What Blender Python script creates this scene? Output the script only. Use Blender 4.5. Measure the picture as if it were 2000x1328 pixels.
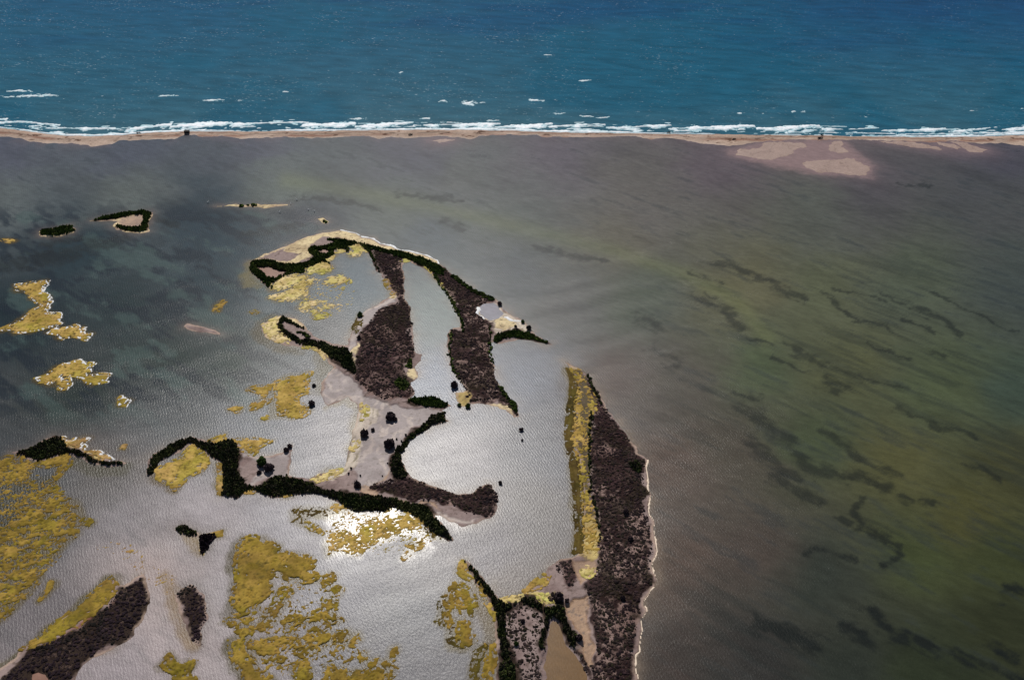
import bpy, bmesh, math, random
import numpy as np

# ------------------------------------------------------------------ camera, sky, sun
for o in list(bpy.data.objects):
    bpy.data.objects.remove(o, do_unlink=True)
scene = bpy.context.scene
COL = scene.collection
CAM_H = 300.0
PITCH = math.radians(36.0)
FPX = 35.0 / 36.0 * 2000.0            # focal length in pixels of the 2000-px-wide photograph
cam_data = bpy.data.cameras.new('camera')
cam_data.lens = 35.0
cam_data.sensor_width = 36.0
cam_data.clip_start = 1.0
cam_data.clip_end = 120000.0
cam = bpy.data.objects.new('camera', cam_data)
cam.location = (0, 0, CAM_H)
cam.rotation_euler = (math.radians(90) - PITCH, 0, 0)
COL.objects.link(cam)
scene.camera = cam

SUN_EL = math.radians(45.5)
SUN_AZ = math.radians(-10.0)          # from +Y, clockwise positive: a little left of the view direction
SUN_STRENGTH = 4.2
SKY_STRENGTH = 0.06
world = bpy.data.worlds.new('World')
scene.world = world
world.use_nodes = True
wn = world.node_tree.nodes
wl = world.node_tree.links
wn.clear()
sky = wn.new('ShaderNodeTexSky')
sky.sky_type = 'NISHITA'
sky.sun_disc = False
sky.sun_elevation = SUN_EL
sky.sun_rotation = SUN_AZ
sky.altitude = 300
bg = wn.new('ShaderNodeBackground')
bg.inputs['Strength'].default_value = SKY_STRENGTH
wo = wn.new('ShaderNodeOutputWorld')
wl.new(sky.outputs[0], bg.inputs[0])
wl.new(bg.outputs[0], wo.inputs[0])
sun_data = bpy.data.lights.new('sun', 'SUN')
sun_data.energy = SUN_STRENGTH
sun_data.angle = math.radians(0.53)
sun_data.color = (1.0, 0.96, 0.9)
sun = bpy.data.objects.new('sun', sun_data)
sun.rotation_euler = (math.radians(90) - SUN_EL, 0, math.pi - SUN_AZ)
COL.objects.link(sun)
scene.view_settings.view_transform = 'Standard'
scene.view_settings.look = 'None'
scene.view_settings.exposure = 0.0
scene.view_settings.gamma = 1.0
scene.view_settings.use_curve_mapping = False

# ------------------------------------------------------------------ helpers
rng = np.random.default_rng(7)
random.seed(7)
CP, SP = math.cos(PITCH), math.sin(PITCH)


def at(u, v, z=0.0):
    """point of the horizontal plane at height z that the photograph shows at pixel (u, v)"""
    x = (u - 1000.0) / FPX
    y = -(v - 664.0) / FPX
    dx, dy, dz = x, CP + SP * y, -SP + CP * y
    t = (z - CAM_H) / dz
    return (dx * t, dy * t)


def uv_of(X, Y):
    yc = SP * Y - CP * CAM_H
    zc = CP * Y + SP * CAM_H
    zc = np.maximum(zc, 20.0)
    return 1000.0 + FPX * X / zc, 664.0 - FPX * yc / zc


def W(poly):
    return np.array([at(u, v) for u, v in poly])


def px_size(y):
    return math.hypot(y, CAM_H) / (FPX * 0.512)


_T = rng.random((256, 256)).astype(np.float32)


def vnoise(x, y, seed=0):
    x = x + seed * 17.31
    y = y + seed * 9.73
    xi = np.floor(x).astype(np.int64)
    yi = np.floor(y).astype(np.int64)
    fx = x - xi
    fy = y - yi
    fx = fx * fx * (3 - 2 * fx)
    fy = fy * fy * (3 - 2 * fy)
    a = _T[xi & 255, yi & 255]
    b = _T[(xi + 1) & 255, yi & 255]
    c = _T[xi & 255, (yi + 1) & 255]
    d = _T[(xi + 1) & 255, (yi + 1) & 255]
    return (a * (1 - fx) + b * fx) * (1 - fy) + (c * (1 - fx) + d * fx) * fy


def fbm(x, y, scale, octv=4, seed=0, gain=0.5):
    """0..1, mean about 0.5"""
    x = x / scale
    y = y / scale
    s = 0.0
    a = 1.0
    t = 0.0
    for i in range(octv):
        s = s + a * vnoise(x, y, seed + i * 3)
        t += a
        a *= gain
        x = x * 2.03 + 5.1
        y = y * 2.03 + 1.7
    return s / t


def sstep(a, b, x):
    t = np.clip((x - a) / (b - a), 0, 1)
    return t * t * (3 - 2 * t)


def sdist(poly, X, Y, pad=12.0):
    """signed distance (positive inside) to polygon; far outside is just a large negative number"""
    P = np.asarray(poly, float)
    shp = X.shape
    x = X.ravel()
    y = Y.ravel()
    out = np.full(x.shape, -pad)
    m = (x > P[:, 0].min() - pad) & (x < P[:, 0].max() + pad) & (y > P[:, 1].min() - pad) & (y < P[:, 1].max() + pad)
    if not m.any():
        return out.reshape(shp)
    xs = x[m]
    ys = y[m]
    d2 = np.full(xs.shape, 1e12)
    ins = np.zeros(xs.shape, bool)
    n = len(P)
    for i in range(n):
        ax, ay = P[i]
        bx, by = P[(i + 1) % n]
        ex, ey = bx - ax, by - ay
        L = ex * ex + ey * ey
        if L < 1e-9:
            continue
        wx = xs - ax
        wy = ys - ay
        t = np.clip((wx * ex + wy * ey) / L, 0, 1)
        qx = wx - ex * t
        qy = wy - ey * t
        np.minimum(d2, qx * qx + qy * qy, out=d2)
        c = (ay <= ys) != (by <= ys)
        if ey != 0:
            xc = ax + (ys - ay) * ex / ey
            ins ^= c & (xs < xc)
    d = np.sqrt(d2)
    d = np.where(ins, d, -d)
    out[m] = np.maximum(d, -pad)
    return out.reshape(shp)


def pdist(line, x, y):
    """distance to polyline"""
    P = np.asarray(line, float)
    d2 = np.full(x.shape, 1e12)
    if len(P) == 1:
        return np.hypot(x - P[0, 0], y - P[0, 1])
    for i in range(len(P) - 1):
        ax, ay = P[i]
        ex, ey = P[i + 1] - P[i]
        wx = x - ax
        wy = y - ay
        t = np.clip((wx * ex + wy * ey) / (ex * ex + ey * ey), 0, 1)
        np.minimum(d2, (wx - ex * t) ** 2 + (wy - ey * t) ** 2, out=d2)
    return np.sqrt(d2)


def warp(X, Y, a=0.7, s=4.0, seed=3):
    wx = (fbm(X, Y, s, 3, seed) - 0.5) * 4 * a
    wy = (fbm(X, Y, s, 3, seed + 11) - 0.5) * 4 * a
    return X + wx, Y + wy


def lin(c):
    c = np.asarray(c, float) / 255.0
    return np.where(c <= 0.04045, c / 12.92, ((c + 0.055) / 1.055) ** 2.4)


def mix(a, b, t):
    t = np.asarray(t)[..., None]
    return np.asarray(a) * (1 - t) + np.asarray(b) * t


def raw_mesh(name, V, F, col=None, extra=None, smooth=True):
    V = np.ascontiguousarray(V, np.float32)
    F = np.ascontiguousarray(F, np.int32)
    n = F.shape[1]
    me = bpy.data.meshes.new(name)
    me.vertices.add(len(V))
    me.vertices.foreach_set('co', V.ravel())
    me.loops.add(F.size)
    me.loops.foreach_set('vertex_index', F.ravel())
    me.polygons.add(len(F))
    me.polygons.foreach_set('loop_start', np.arange(0, F.size, n, dtype=np.int32))
    me.polygons.foreach_set('use_smooth', np.full(len(F), smooth, bool))
    me.update(calc_edges=True)
    if col is not None:
        a = me.color_attributes.new('Col', 'FLOAT_COLOR', 'POINT')
        c = np.ones((len(V), 4), np.float32)
        c[:, :3] = col
        a.data.foreach_set('color', c.ravel())
    for k, v in (extra or {}).items():
        a = me.attributes.new(k, 'FLOAT', 'POINT')
        a.data.foreach_set('value', np.ascontiguousarray(v, np.float32))
    return me


def grid_faces(ny, nx):
    i = np.arange(ny * nx).reshape(ny, nx)
    return np.stack([i[:-1, :-1], i[:-1, 1:], i[1:, 1:], i[1:, :-1]], -1).reshape(-1, 4)


def grid_mesh(name, X, Y, Z, col, keep=None, extra=None):
    ny, nx = X.shape
    F = grid_faces(ny, nx)
    V = np.stack([X.ravel(), Y.ravel(), Z.ravel()], -1)
    C = col.reshape(-1, 3)
    ex = {k: v.ravel() for k, v in (extra or {}).items()}
    if keep is not None:
        F = F[keep.ravel()[F].any(1)]
        if len(F) == 0:
            return None
        used = np.unique(F)
        mp = np.full(len(V), -1)
        mp[used] = np.arange(len(used))
        F = mp[F]
        V = V[used]
        C = C[used]
        ex = {k: v[used] for k, v in ex.items()}
    return raw_mesh(name, V, F, C, ex)


def link(name, me, mat, parent=None):
    o = bpy.data.objects.new(name, me)
    COL.objects.link(o)
    if me is not None and mat is not None:
        me.materials.append(mat)
    if parent is not None:
        o.parent = parent
    return o


def tag(o, label=None, cat=None, group=None, kind=None):
    if label:
        o['label'] = label
    if cat:
        o['category'] = cat
    if group:
        o['group'] = group
    if kind:
        o['kind'] = kind
    return o


def thing(name, loc, label, cat, group=None):
    o = bpy.data.objects.new(name, None)
    o.empty_display_size = 0.3
    o.location = loc
    COL.objects.link(o)
    return tag(o, label, cat, group)


def recentre(me):
    """move mesh so its origin sits at its base centre, return that point"""
    n = len(me.vertices)
    co = np.empty(n * 3, np.float32)
    me.vertices.foreach_get('co', co)
    co = co.reshape(-1, 3)
    c = np.array([(co[:, 0].min() + co[:, 0].max()) / 2, (co[:, 1].min() + co[:, 1].max()) / 2, 0], np.float32)
    co -= c
    me.vertices.foreach_set('co', co.ravel())
    me.update()
    return tuple(float(q) for q in c)


# ------------------------------------------------------------------ materials
def new_mat(name):
    m = bpy.data.materials.new(name)
    m.use_nodes = True
    nt = m.node_tree
    b = nt.nodes['Principled BSDF']
    return m, nt, b


def node(nt, kind, **kw):
    n = nt.nodes.new(kind)
    for k, v in kw.items():
        if hasattr(n, k):
            setattr(n, k, v)
        else:
            n.inputs[k].default_value = v
    return n


def mult_noise(nt, b, attr, scale, lo, hi, detail=4.0):
    a = node(nt, 'ShaderNodeAttribute', attribute_name=attr)
    g = node(nt, 'ShaderNodeNewGeometry')
    n = node(nt, 'ShaderNodeTexNoise')
    n.inputs['Scale'].default_value = scale
    n.inputs['Detail'].default_value = detail
    n.inputs['Roughness'].default_value = 0.65
    nt.links.new(g.outputs['Position'], n.inputs['Vector'])
    r = node(nt, 'ShaderNodeMapRange')
    r.inputs['From Min'].default_value = 0.25
    r.inputs['From Max'].default_value = 0.75
    r.inputs['To Min'].default_value = lo
    r.inputs['To Max'].default_value = hi
    nt.links.new(n.outputs['Fac'], r.inputs['Value'])
    v = node(nt, 'ShaderNodeVectorMath', operation='SCALE')
    nt.links.new(a.outputs['Color'], v.inputs[0])
    nt.links.new(r.outputs[0], v.inputs['Scale'])
    nt.links.new(v.outputs[0], b.inputs['Base Color'])
    return n, g


def mat_ground():
    m, nt, b = new_mat('sand_and_mud')
    n, g = mult_noise(nt, b, 'Col', 0.9, 0.78, 1.2, 6)
    a = node(nt, 'ShaderNodeAttribute', attribute_name='wet')
    r = node(nt, 'ShaderNodeMapRange')
    r.inputs['To Min'].default_value = 0.95
    r.inputs['To Max'].default_value = 0.38
    nt.links.new(a.outputs['Fac'], r.inputs['Value'])
    nt.links.new(r.outputs[0], b.inputs['Roughness'])
    sr = node(nt, 'ShaderNodeMath', operation='MULTIPLY')
    sr.inputs[1].default_value = 0.3
    nt.links.new(a.outputs['Fac'], sr.inputs[0])
    nt.links.new(sr.outputs[0], b.inputs['Specular IOR Level'])
    n2 = node(nt, 'ShaderNodeTexNoise')
    n2.inputs['Scale'].default_value = 2.2
    n2.inputs['Detail'].default_value = 4
    nt.links.new(g.outputs['Position'], n2.inputs['Vector'])
    bp = node(nt, 'ShaderNodeBump')
    bp.inputs['Distance'].default_value = 0.10
    bp.inputs['Strength'].default_value = 0.7
    nt.links.new(n2.outputs['Fac'], bp.inputs['Height'])
    nt.links.new(bp.outputs[0], b.inputs['Normal'])
    return m


def mat_algae():
    m, nt, b = new_mat('algae')
    n, g = mult_noise(nt, b, 'Col', 0.8, 0.72, 1.22, 6)
    b.inputs['Roughness'].default_value = 0.9
    b.inputs['Specular IOR Level'].default_value = 0.08
    n2 = node(nt, 'ShaderNodeTexNoise')
    n2.inputs['Scale'].default_value = 3.5
    n2.inputs['Detail'].default_value = 5
    nt.links.new(g.outputs['Position'], n2.inputs['Vector'])
    bp = node(nt, 'ShaderNodeBump')
    bp.inputs['Distance'].default_value = 0.06
    bp.inputs['Strength'].default_value = 0.8
    nt.links.new(n2.outputs['Fac'], bp.inputs['Height'])
    nt.links.new(bp.outputs[0], b.inputs['Normal'])
    return m


def mat_leaf():
    m, nt, b = new_mat('foliage')
    mult_noise(nt, b, 'Col', 1.7, 0.55, 1.5, 3)
    b.inputs['Roughness'].default_value = 0.9
    b.inputs['Specular IOR Level'].default_value = 0.08
    return m


def mat_foam():
    m, nt, b = new_mat('foam')
    mult_noise(nt, b, 'Col', 0.6, 0.72, 1.12, 5)
    b.inputs['Roughness'].default_value = 0.7
    return m


def mat_plain(name, c, rough=0.85):
    m, nt, b = new_mat(name)
    g = node(nt, 'ShaderNodeNewGeometry')
    n = node(nt, 'ShaderNodeTexNoise')
    n.inputs['Scale'].default_value = 3.0
    nt.links.new(g.outputs['Position'], n.inputs['Vector'])
    r = node(nt, 'ShaderNodeValToRGB')
    c = np.array(c, float)
    r.color_ramp.elements[0].color = (*np.clip(c * 0.6, 0, 1), 1)
    r.color_ramp.elements[1].color = (*np.clip(c * 1.4, 0, 1), 1)
    nt.links.new(n.outputs['Fac'], r.inputs[0])
    nt.links.new(r.outputs[0], b.inputs['Base Color'])
    b.inputs['Roughness'].default_value = rough
    return m


def rotated(nt, src, ang, sx=1.0, sy=1.0):
    mp = node(nt, 'ShaderNodeMapping')
    mp.vector_type = 'TEXTURE'
    mp.inputs['Rotation'].default_value = (0, 0, ang)
    mp.inputs['Scale'].default_value = (sx, sy, 1)
    nt.links.new(src, mp.inputs['Vector'])
    return mp.outputs[0]


def mat_lagoon():
    m, nt, b = new_mat('lagoon_water')
    L = nt.links
    g = node(nt, 'ShaderNodeNewGeometry')
    a = node(nt, 'ShaderNodeAttribute', attribute_name='Col')
    # fine mottling of the bed
    nz = node(nt, 'ShaderNodeTexNoise')
    nz.inputs['Scale'].default_value = 0.35
    nz.inputs['Detail'].default_value = 6
    nz.inputs['Roughness'].default_value = 0.7
    L.new(rotated(nt, g.outputs['Position'], math.radians(-25), 2.2, 1.0), nz.inputs['Vector'])
    r = node(nt, 'ShaderNodeMapRange')
    r.inputs['From Min'].default_value = 0.3
    r.inputs['From Max'].default_value = 0.7
    r.inputs['To Min'].default_value = 0.82
    r.inputs['To Max'].default_value = 1.18
    L.new(nz.outputs['Fac'], r.inputs['Value'])
    v = node(nt, 'ShaderNodeVectorMath', operation='SCALE')
    L.new(a.outputs['Color'], v.inputs[0])
    L.new(r.outputs[0], v.inputs['Scale'])
    L.new(v.outputs[0], b.inputs['Base Color'])
    b.inputs['IOR'].default_value = 1.33
    ra = node(nt, 'ShaderNodeAttribute', attribute_name='rough')
    L.new(ra.outputs['Fac'], b.inputs['Roughness'])
    b.inputs['Specular IOR Level'].default_value = 0.18
    # ripples: crests lie across the wind, which blows from the right
    w1 = node(nt, 'ShaderNodeTexWave', wave_type='BANDS', bands_direction='X', wave_profile='SIN')
    w1.inputs['Scale'].default_value = 0.25
    w1.inputs['Distortion'].default_value = 6.0
    w1.inputs['Detail'].default_value = 3.5
    w1.inputs['Detail Scale'].default_value = 0.5
    L.new(rotated(nt, g.outputs['Position'], math.radians(24)), w1.inputs['Vector'])
    n1 = node(nt, 'ShaderNodeTexNoise')
    n1.inputs['Scale'].default_value = 1.35
    n1.inputs['Detail'].default_value = 4
    n1.inputs['Roughness'].default_value = 0.6
    L.new(rotated(nt, g.outputs['Position'], math.radians(24), 0.7, 1.8), n1.inputs['Vector'])
    n2 = node(nt, 'ShaderNodeTexNoise')
    n2.inputs['Scale'].default_value = 0.06
    n2.inputs['Detail'].default_value = 4
    L.new(rotated(nt, g.outputs['Position'], math.radians(20), 2.6, 0.6), n2.inputs['Vector'])
    # gusts: patches of stronger and weaker ripples
    gr = node(nt, 'ShaderNodeMapRange')
    gr.inputs['From Min'].default_value = 0.3
    gr.inputs['From Max'].default_value = 0.7
    gr.inputs['To Min'].default_value = 0.6
    gr.inputs['To Max'].default_value = 1.15
    L.new(n2.outputs['Fac'], gr.inputs['Value'])
    ch = node(nt, 'ShaderNodeAttribute', attribute_name='chop')
    ml = node(nt, 'ShaderNodeMath', operation='MULTIPLY')
    L.new(gr.outputs[0], ml.inputs[0])
    L.new(ch.outputs['Fac'], ml.inputs[1])
    b1 = node(nt, 'ShaderNodeBump')
    b1.inputs['Distance'].default_value = 0.012
    L.new(ml.outputs[0], b1.inputs['Strength'])
    L.new(w1.outputs['Fac'], b1.inputs['Height'])
    b2 = node(nt, 'ShaderNodeBump')
    b2.inputs['Distance'].default_value = 0.10
    L.new(ml.outputs[0], b2.inputs['Strength'])
    L.new(n1.outputs['Fac'], b2.inputs['Height'])
    L.new(b1.outputs[0], b2.inputs['Normal'])
    L.new(b2.outputs[0], b.inputs['Normal'])
    return m


def mat_sea():
    m, nt, b = new_mat('sea_water')
    L = nt.links
    g = node(nt, 'ShaderNodeNewGeometry')
    a = node(nt, 'ShaderNodeAttribute', attribute_name='Col')
    fl = node(nt, 'ShaderNodeAttribute', attribute_name='fleck')
    # small broken crests: thin white flecks along the waves
    n0 = node(nt, 'ShaderNodeTexNoise')
    n0.inputs['Scale'].default_value = 0.75
    n0.inputs['Detail'].default_value = 5
    n0.inputs['Roughness'].default_value = 0.7
    L.new(rotated(nt, g.outputs['Position'], math.radians(-14), 3.2, 1.5), n0.inputs['Vector'])
    n00 = node(nt, 'ShaderNodeTexNoise')
    n00.inputs['Scale'].default_value = 0.018
    n00.inputs['Detail'].default_value = 2
    L.new(g.outputs['Position'], n00.inputs['Vector'])
    ad = node(nt, 'ShaderNodeMath', operation='MULTIPLY_ADD')
    ad.inputs[1].default_value = 0.16
    L.new(n00.outputs['Fac'], ad.inputs[0])
    L.new(n0.outputs['Fac'], ad.inputs[2])
    r = node(nt, 'ShaderNodeMapRange')
    r.inputs['From Min'].default_value = 0.695
    r.inputs['From Max'].default_value = 0.84
    L.new(ad.outputs[0], r.inputs['Value'])
    mu = node(nt, 'ShaderNodeMath', operation='MULTIPLY')
    L.new(r.outputs[0], mu.inputs[0])
    L.new(fl.outputs['Fac'], mu.inputs[1])
    # swell shading of colour (wave faces show more or less of the green water)
    n3 = node(nt, 'ShaderNodeTexNoise')
    n3.inputs['Scale'].default_value = 0.12
    n3.inputs['Detail'].default_value = 5
    L.new(rotated(nt, g.outputs['Position'], math.radians(-10), 3.0, 1.0), n3.inputs['Vector'])
    r3 = node(nt, 'ShaderNodeMapRange')
    r3.inputs['From Min'].default_value = 0.3
    r3.inputs['From Max'].default_value = 0.7
    r3.inputs['To Min'].default_value = 0.8
    r3.inputs['To Max'].default_value = 1.2
    L.new(n3.outputs['Fac'], r3.inputs['Value'])
    v = node(nt, 'ShaderNodeVectorMath', operation='SCALE')
    L.new(a.outputs['Color'], v.inputs[0])
    L.new(r3.outputs[0], v.inputs['Scale'])
    mx = node(nt, 'ShaderNodeMix', data_type='RGBA')
    L.new(mu.outputs[0], mx.inputs[0])
    L.new(v.outputs[0], mx.inputs[6])
    mx.inputs[7].default_value = (0.46, 0.55, 0.6, 1)
    L.new(mx.outputs[2], b.inputs['Base Color'])
    b.inputs['IOR'].default_value = 1.33
    b.inputs['Roughness'].default_value = 0.22
    b.inputs['Specular IOR Level'].default_value = 0.03
    n1 = node(nt, 'ShaderNodeTexNoise')
    n1.inputs['Scale'].default_value = 0.35
    n1.inputs['Detail'].default_value = 5
    n1.inputs['Roughness'].default_value = 0.62
    L.new(rotated(nt, g.outputs['Position'], math.radians(-12), 1.9, 0.8), n1.inputs['Vector'])
    b2 = node(nt, 'ShaderNodeBump')
    b2.inputs['Distance'].default_value = 0.34
    b2.inputs['Strength'].default_value = 0.8
    L.new(n1.outputs['Fac'], b2.inputs['Height'])
    L.new(b2.outputs[0], b.inputs['Normal'])
    return m


M_GROUND = mat_ground()
M_ALGAE = mat_algae()
M_LEAF = mat_leaf()
M_FOAM = mat_foam()
M_LAGOON = mat_lagoon()
M_SEA = mat_sea()
M_DARKWOOD = mat_plain('weathered_dark_wood', (0.018, 0.015, 0.013))
M_BARK = mat_plain('bark', (0.06, 0.045, 0.035))
M_BIRD = mat_plain('white_feathers', (0.72, 0.70, 0.68))

# ------------------------------------------------------------------ outlines traced on the ground plane (pixels of the photograph)
SEA_EDGE = [(-700, 236), (-300, 243), (0, 251), (30, 253), (60, 258), (100, 263), (130, 265), (180, 266), (240, 264), (300, 259), (365, 257),
            (420, 257), (500, 257), (560, 256), (620, 256), (700, 255), (800, 254), (900, 254), (1000, 255), (1060, 258), (1120, 259),
            (1200, 260), (1300, 262), (1400, 263), (1500, 264), (1600, 265), (1700, 267), (1800, 268), (1900, 267), (2000, 264), (2300, 262), (2700, 259)]
LAG_EDGE = [(-700, 254), (-300, 261), (0, 267), (20, 268), (45, 272), (60, 277), (90, 281), (140, 280), (170, 284), (180, 286), (220, 282), (228, 278),
            (232, 275), (300, 273), (340, 272), (350, 268), (362, 263), (372, 263), (395, 267), (430, 266), (470, 271), (500, 270), (560, 267),
            (610, 270), (640, 268), (690, 267), (720, 266), (740, 271), (765, 267), (790, 271), (830, 268), (860, 266), (920, 272), (935, 266),
            (960, 264), (1000, 263), (1050, 264), (1060, 269), (1080, 267), (1130, 268), (1180, 268), (1240, 266), (1275, 273), (1300, 270),
            (1340, 275), (1380, 281), (1420, 285), (1450, 283), (1475, 278), (1500, 276), (1540, 273), (1600, 274), (1650, 273), (1700, 274),
            (1760, 276), (1820, 278), (1870, 276), (1920, 281), (1960, 280), (2000, 286), (2300, 281), (2700, 276)]
SHOALS = [
    ([(841, 275), (860, 272), (886, 271), (888, 273), (870, 280), (855, 279)], 'small pale sand shoal just off the middle of the sandbar'),
    ([(1436, 295), (1445, 292), (1480, 289), (1490, 278), (1500, 277), (1570, 280), (1575, 287), (1545, 294), (1550, 300), (1507, 313), (1500, 313), (1470, 308), (1440, 305)],
     'pinkish sand flat with a rounded left lobe below the right part of the sandbar'),
    ([(1563, 320), (1575, 315), (1625, 312), (1665, 308), (1700, 325), (1698, 332), (1688, 344), (1600, 337), (1575, 330)],
     'pale sand flat ending in a blunt point, farthest out from the sandbar'),
    ([(1618, 287), (1630, 276), (1642, 276), (1648, 288), (1660, 298), (1640, 300), (1622, 295)], 'thin wet sand lobe between the sandbar and the blunt sand flat'),
    ([(1710, 277), (1760, 276), (1800, 279), (1840, 290), (1835, 293), (1790, 289), (1740, 281)], 'leftmost of the three sand tongues at the right end of the sandbar'),
    ([(1830, 277), (1860, 281), (1882, 290), (1870, 292), (1835, 284)], 'middle and shortest of the three sand tongues right of the sandbar flat'),
    ([(1850, 275), (1890, 280), (1928, 293), (1920, 297), (1895, 297), (1875, 285)], 'rightmost of the three sand tongues at the end of the sandbar'),
]
M1 = [(487, 520), (490, 510), (505, 502), (520, 495), (545, 486), (570, 475), (595, 465), (618, 457), (640, 453), (665, 450), (690, 456), (715, 465), (730, 467),
      (745, 477), (765, 481), (778, 488), (808, 494), (822, 497), (840, 502), (856, 510), (860, 516), (850, 525), (800, 512), (785, 514), (740, 520), (734, 531), (727, 510), (716, 492), (700, 478),
      (680, 481), (686, 491), (674, 494), (673, 487), (657, 487), (653, 498), (637, 507), (654, 523), (639, 514), (624, 514), (596, 525), (596, 533),
      (572, 534), (556, 540), (529, 555), (530, 567), (515, 555), (502, 542), (490, 535)]
M2 = [(727, 495), (787, 512), (790, 540), (789, 580), (802, 600), (803, 615), (806, 640), (808, 655), (812, 690), (823, 692), (822, 705), (810, 715), (818, 727), (816, 738),
      (803, 748), (808, 768), (800, 780), (830, 776), (845, 776), (862, 780), (875, 787), (880, 794), (868, 797), (860, 800), (868, 806), (870, 818), (878, 822), (845, 833),
      (820, 848), (803, 858), (795, 870), (787, 885), (786, 900), (790, 912), (797, 925), (810, 935), (830, 943), (850, 950), (870, 957), (898, 964), (920, 964), (932, 957),
      (945, 950), (952, 946), (960, 948), (968, 957), (973, 970), (972, 985), (966, 1000), (955, 1012), (935, 1018), (918, 1025), (905, 1029), (890, 1022), (870, 1012), (858, 1008),
      (845, 1005), (858, 1018), (870, 1030), (880, 1042), (886, 1055), (877, 1055), (860, 1047), (840, 1035), (825, 1022), (812, 1010), (800, 1000), (785, 998), (770, 990),
      (755, 998), (740, 999), (720, 998), (700, 999), (680, 993), (665, 985), (650, 975), (630, 967), (600, 965), (570, 967), (550, 970), (530, 972), (510, 964), (495, 957),
      (480, 960), (465, 975), (450, 972), (432, 970), (431, 950), (430, 930), (430, 902), (418, 898), (402, 890), (388, 876), (372, 868), (355, 880), (330, 893), (312, 902),
      (303, 918), (292, 932), (285, 925), (288, 900), (300, 888), (330, 868), (350, 860), (372, 854), (395, 857), (408, 862), (430, 862), (455, 858), (463, 863), (475, 883),
      (497, 892), (535, 888), (554, 881), (572, 865), (568, 876), (567, 899), (563, 931), (590, 933), (603, 935), (626, 926), (667, 915), (676, 901), (682, 876), (689, 852),
      (691, 829), (700, 806), (700, 791), (680, 777), (637, 795), (626, 770), (627, 755), (633, 741), (640, 728), (655, 718), (648, 712), (639, 702), (628, 689), (615, 679),
      (594, 677), (558, 675), (540, 668), (526, 664), (517, 655), (510, 643), (513, 632), (535, 621), (549, 614), (558, 619), (576, 623), (587, 630), (599, 641), (612, 655),
      (630, 664), (648, 671), (680, 675), (680, 664), (685, 652), (694, 634), (703, 614), (716, 607), (739, 594), (757, 583), (770, 573), (761, 564), (752, 546), (743, 535), (734, 531)]
M3 = [(845, 504), (858, 514), (870, 524), (890, 540), (905, 552), (920, 562), (935, 570), (950, 578), (966, 583), (975, 592), (985, 604), (1000, 616), (1018, 625), (1030, 636),
      (1040, 648), (1060, 660), (1082, 674), (1072, 674), (1050, 668), (1030, 663), (1010, 664), (990, 668), (975, 672), (963, 669), (956, 675), (955, 690), (960, 705), (966, 715),
      (965, 730), (975, 750), (985, 765), (1000, 780), (1012, 792), (1013, 815), (1005, 817), (998, 810), (985, 802), (973, 797), (955, 792), (935, 787), (918, 790), (910, 797),
      (898, 795), (891, 783), (890, 768), (905, 765), (912, 762), (905, 752), (890, 732), (878, 712), (875, 690), (873, 660), (876, 645), (885, 640), (898, 640), (900, 636),
      (897, 620), (886, 600), (885, 588), (875, 575), (865, 560), (850, 545), (845, 538), (830, 525), (815, 518), (800, 512)]
R1 = [(1101, 703), (1120, 715), (1135, 722), (1148, 733), (1155, 745), (1170, 765), (1180, 785), (1185, 800), (1205, 820), (1215, 835), (1235, 865), (1250, 885), (1262, 898),
      (1264, 912), (1262, 930), (1266, 950), (1274, 965), (1268, 985), (1268, 1005), (1275, 1020), (1279, 1040), (1279, 1060), (1280, 1085), (1275, 1105), (1280, 1120), (1282, 1130),
      (1278, 1145), (1265, 1165), (1258, 1175), (1265, 1190), (1255, 1205), (1250, 1230), (1245, 1260), (1240, 1290), (1245, 1328), (1247, 1400), (1225, 1450), (1170, 1478), (1090, 1482), (1010, 1460), (966, 1420), (970, 1328), (972, 1290),
      (968, 1260), (965, 1230), (963, 1200), (955, 1180), (945, 1165), (930, 1140), (915, 1115), (902, 1095), (905, 1090), (918, 1100), (930, 1112), (945, 1130), (965, 1158),
      (975, 1170), (1000, 1167), (1030, 1155), (1050, 1138), (1065, 1120), (1080, 1100), (1095, 1090), (1118, 1088), (1138, 1078), (1142, 1035), (1139, 1011), (1139, 966), (1133, 921),
      (1130, 891), (1121, 870), (1122, 849), (1127, 813), (1125, 785), (1133, 761), (1125, 740), (1112, 722)]
LL1 = [(-60, 1350), (20, 1290), (50, 1265), (60, 1258), (80, 1245), (150, 1190), (180, 1168), (220, 1132), (228, 1142), (240, 1145), (280, 1120), (286, 1130), (292, 1160), (294, 1180),
       (286, 1198), (270, 1225), (255, 1247), (225, 1264), (200, 1277), (175, 1290), (160, 1305), (145, 1328), (115, 1380), (60, 1425), (-20, 1435), (-90, 1400)]
LL2 = [(346, 1160), (355, 1148), (372, 1139), (385, 1143), (394, 1155), (402, 1175), (404, 1190), (402, 1210), (394, 1225), (393, 1262), (385, 1262), (374, 1250), (364, 1230), (354, 1210), (348, 1190)]
LL3 = [(341, 1034), (356, 1024), (371, 1029), (388, 1040), (384, 1049), (364, 1044)]
LL4 = [(388, 1048), (400, 1041), (434, 1038), (432, 1045), (420, 1048), (412, 1057), (405, 1072), (397, 1085), (389, 1075)]
FL = [(20, 886), (45, 878), (65, 871), (85, 860), (105, 850), (118, 850), (132, 860), (145, 860), (170, 857), (162, 868), (166, 880), (190, 881), (205, 889), (215, 898), (240, 900), (248, 905), (235, 911), (205, 912), (180, 907), (155, 895), (135, 890), (110, 892), (80, 902), (60, 897), (40, 893)]
I1 = [(76, 452), (82, 448), (100, 446), (138, 439), (142, 444), (148, 449), (143, 456), (120, 461), (95, 463), (77, 462)]
I2 = [(174, 432), (200, 424), (245, 415), (285, 412), (298, 417), (293, 432), (289, 445), (291, 453), (275, 456), (245, 454), (227, 449), (220, 441), (228, 433), (215, 432)]
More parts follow.
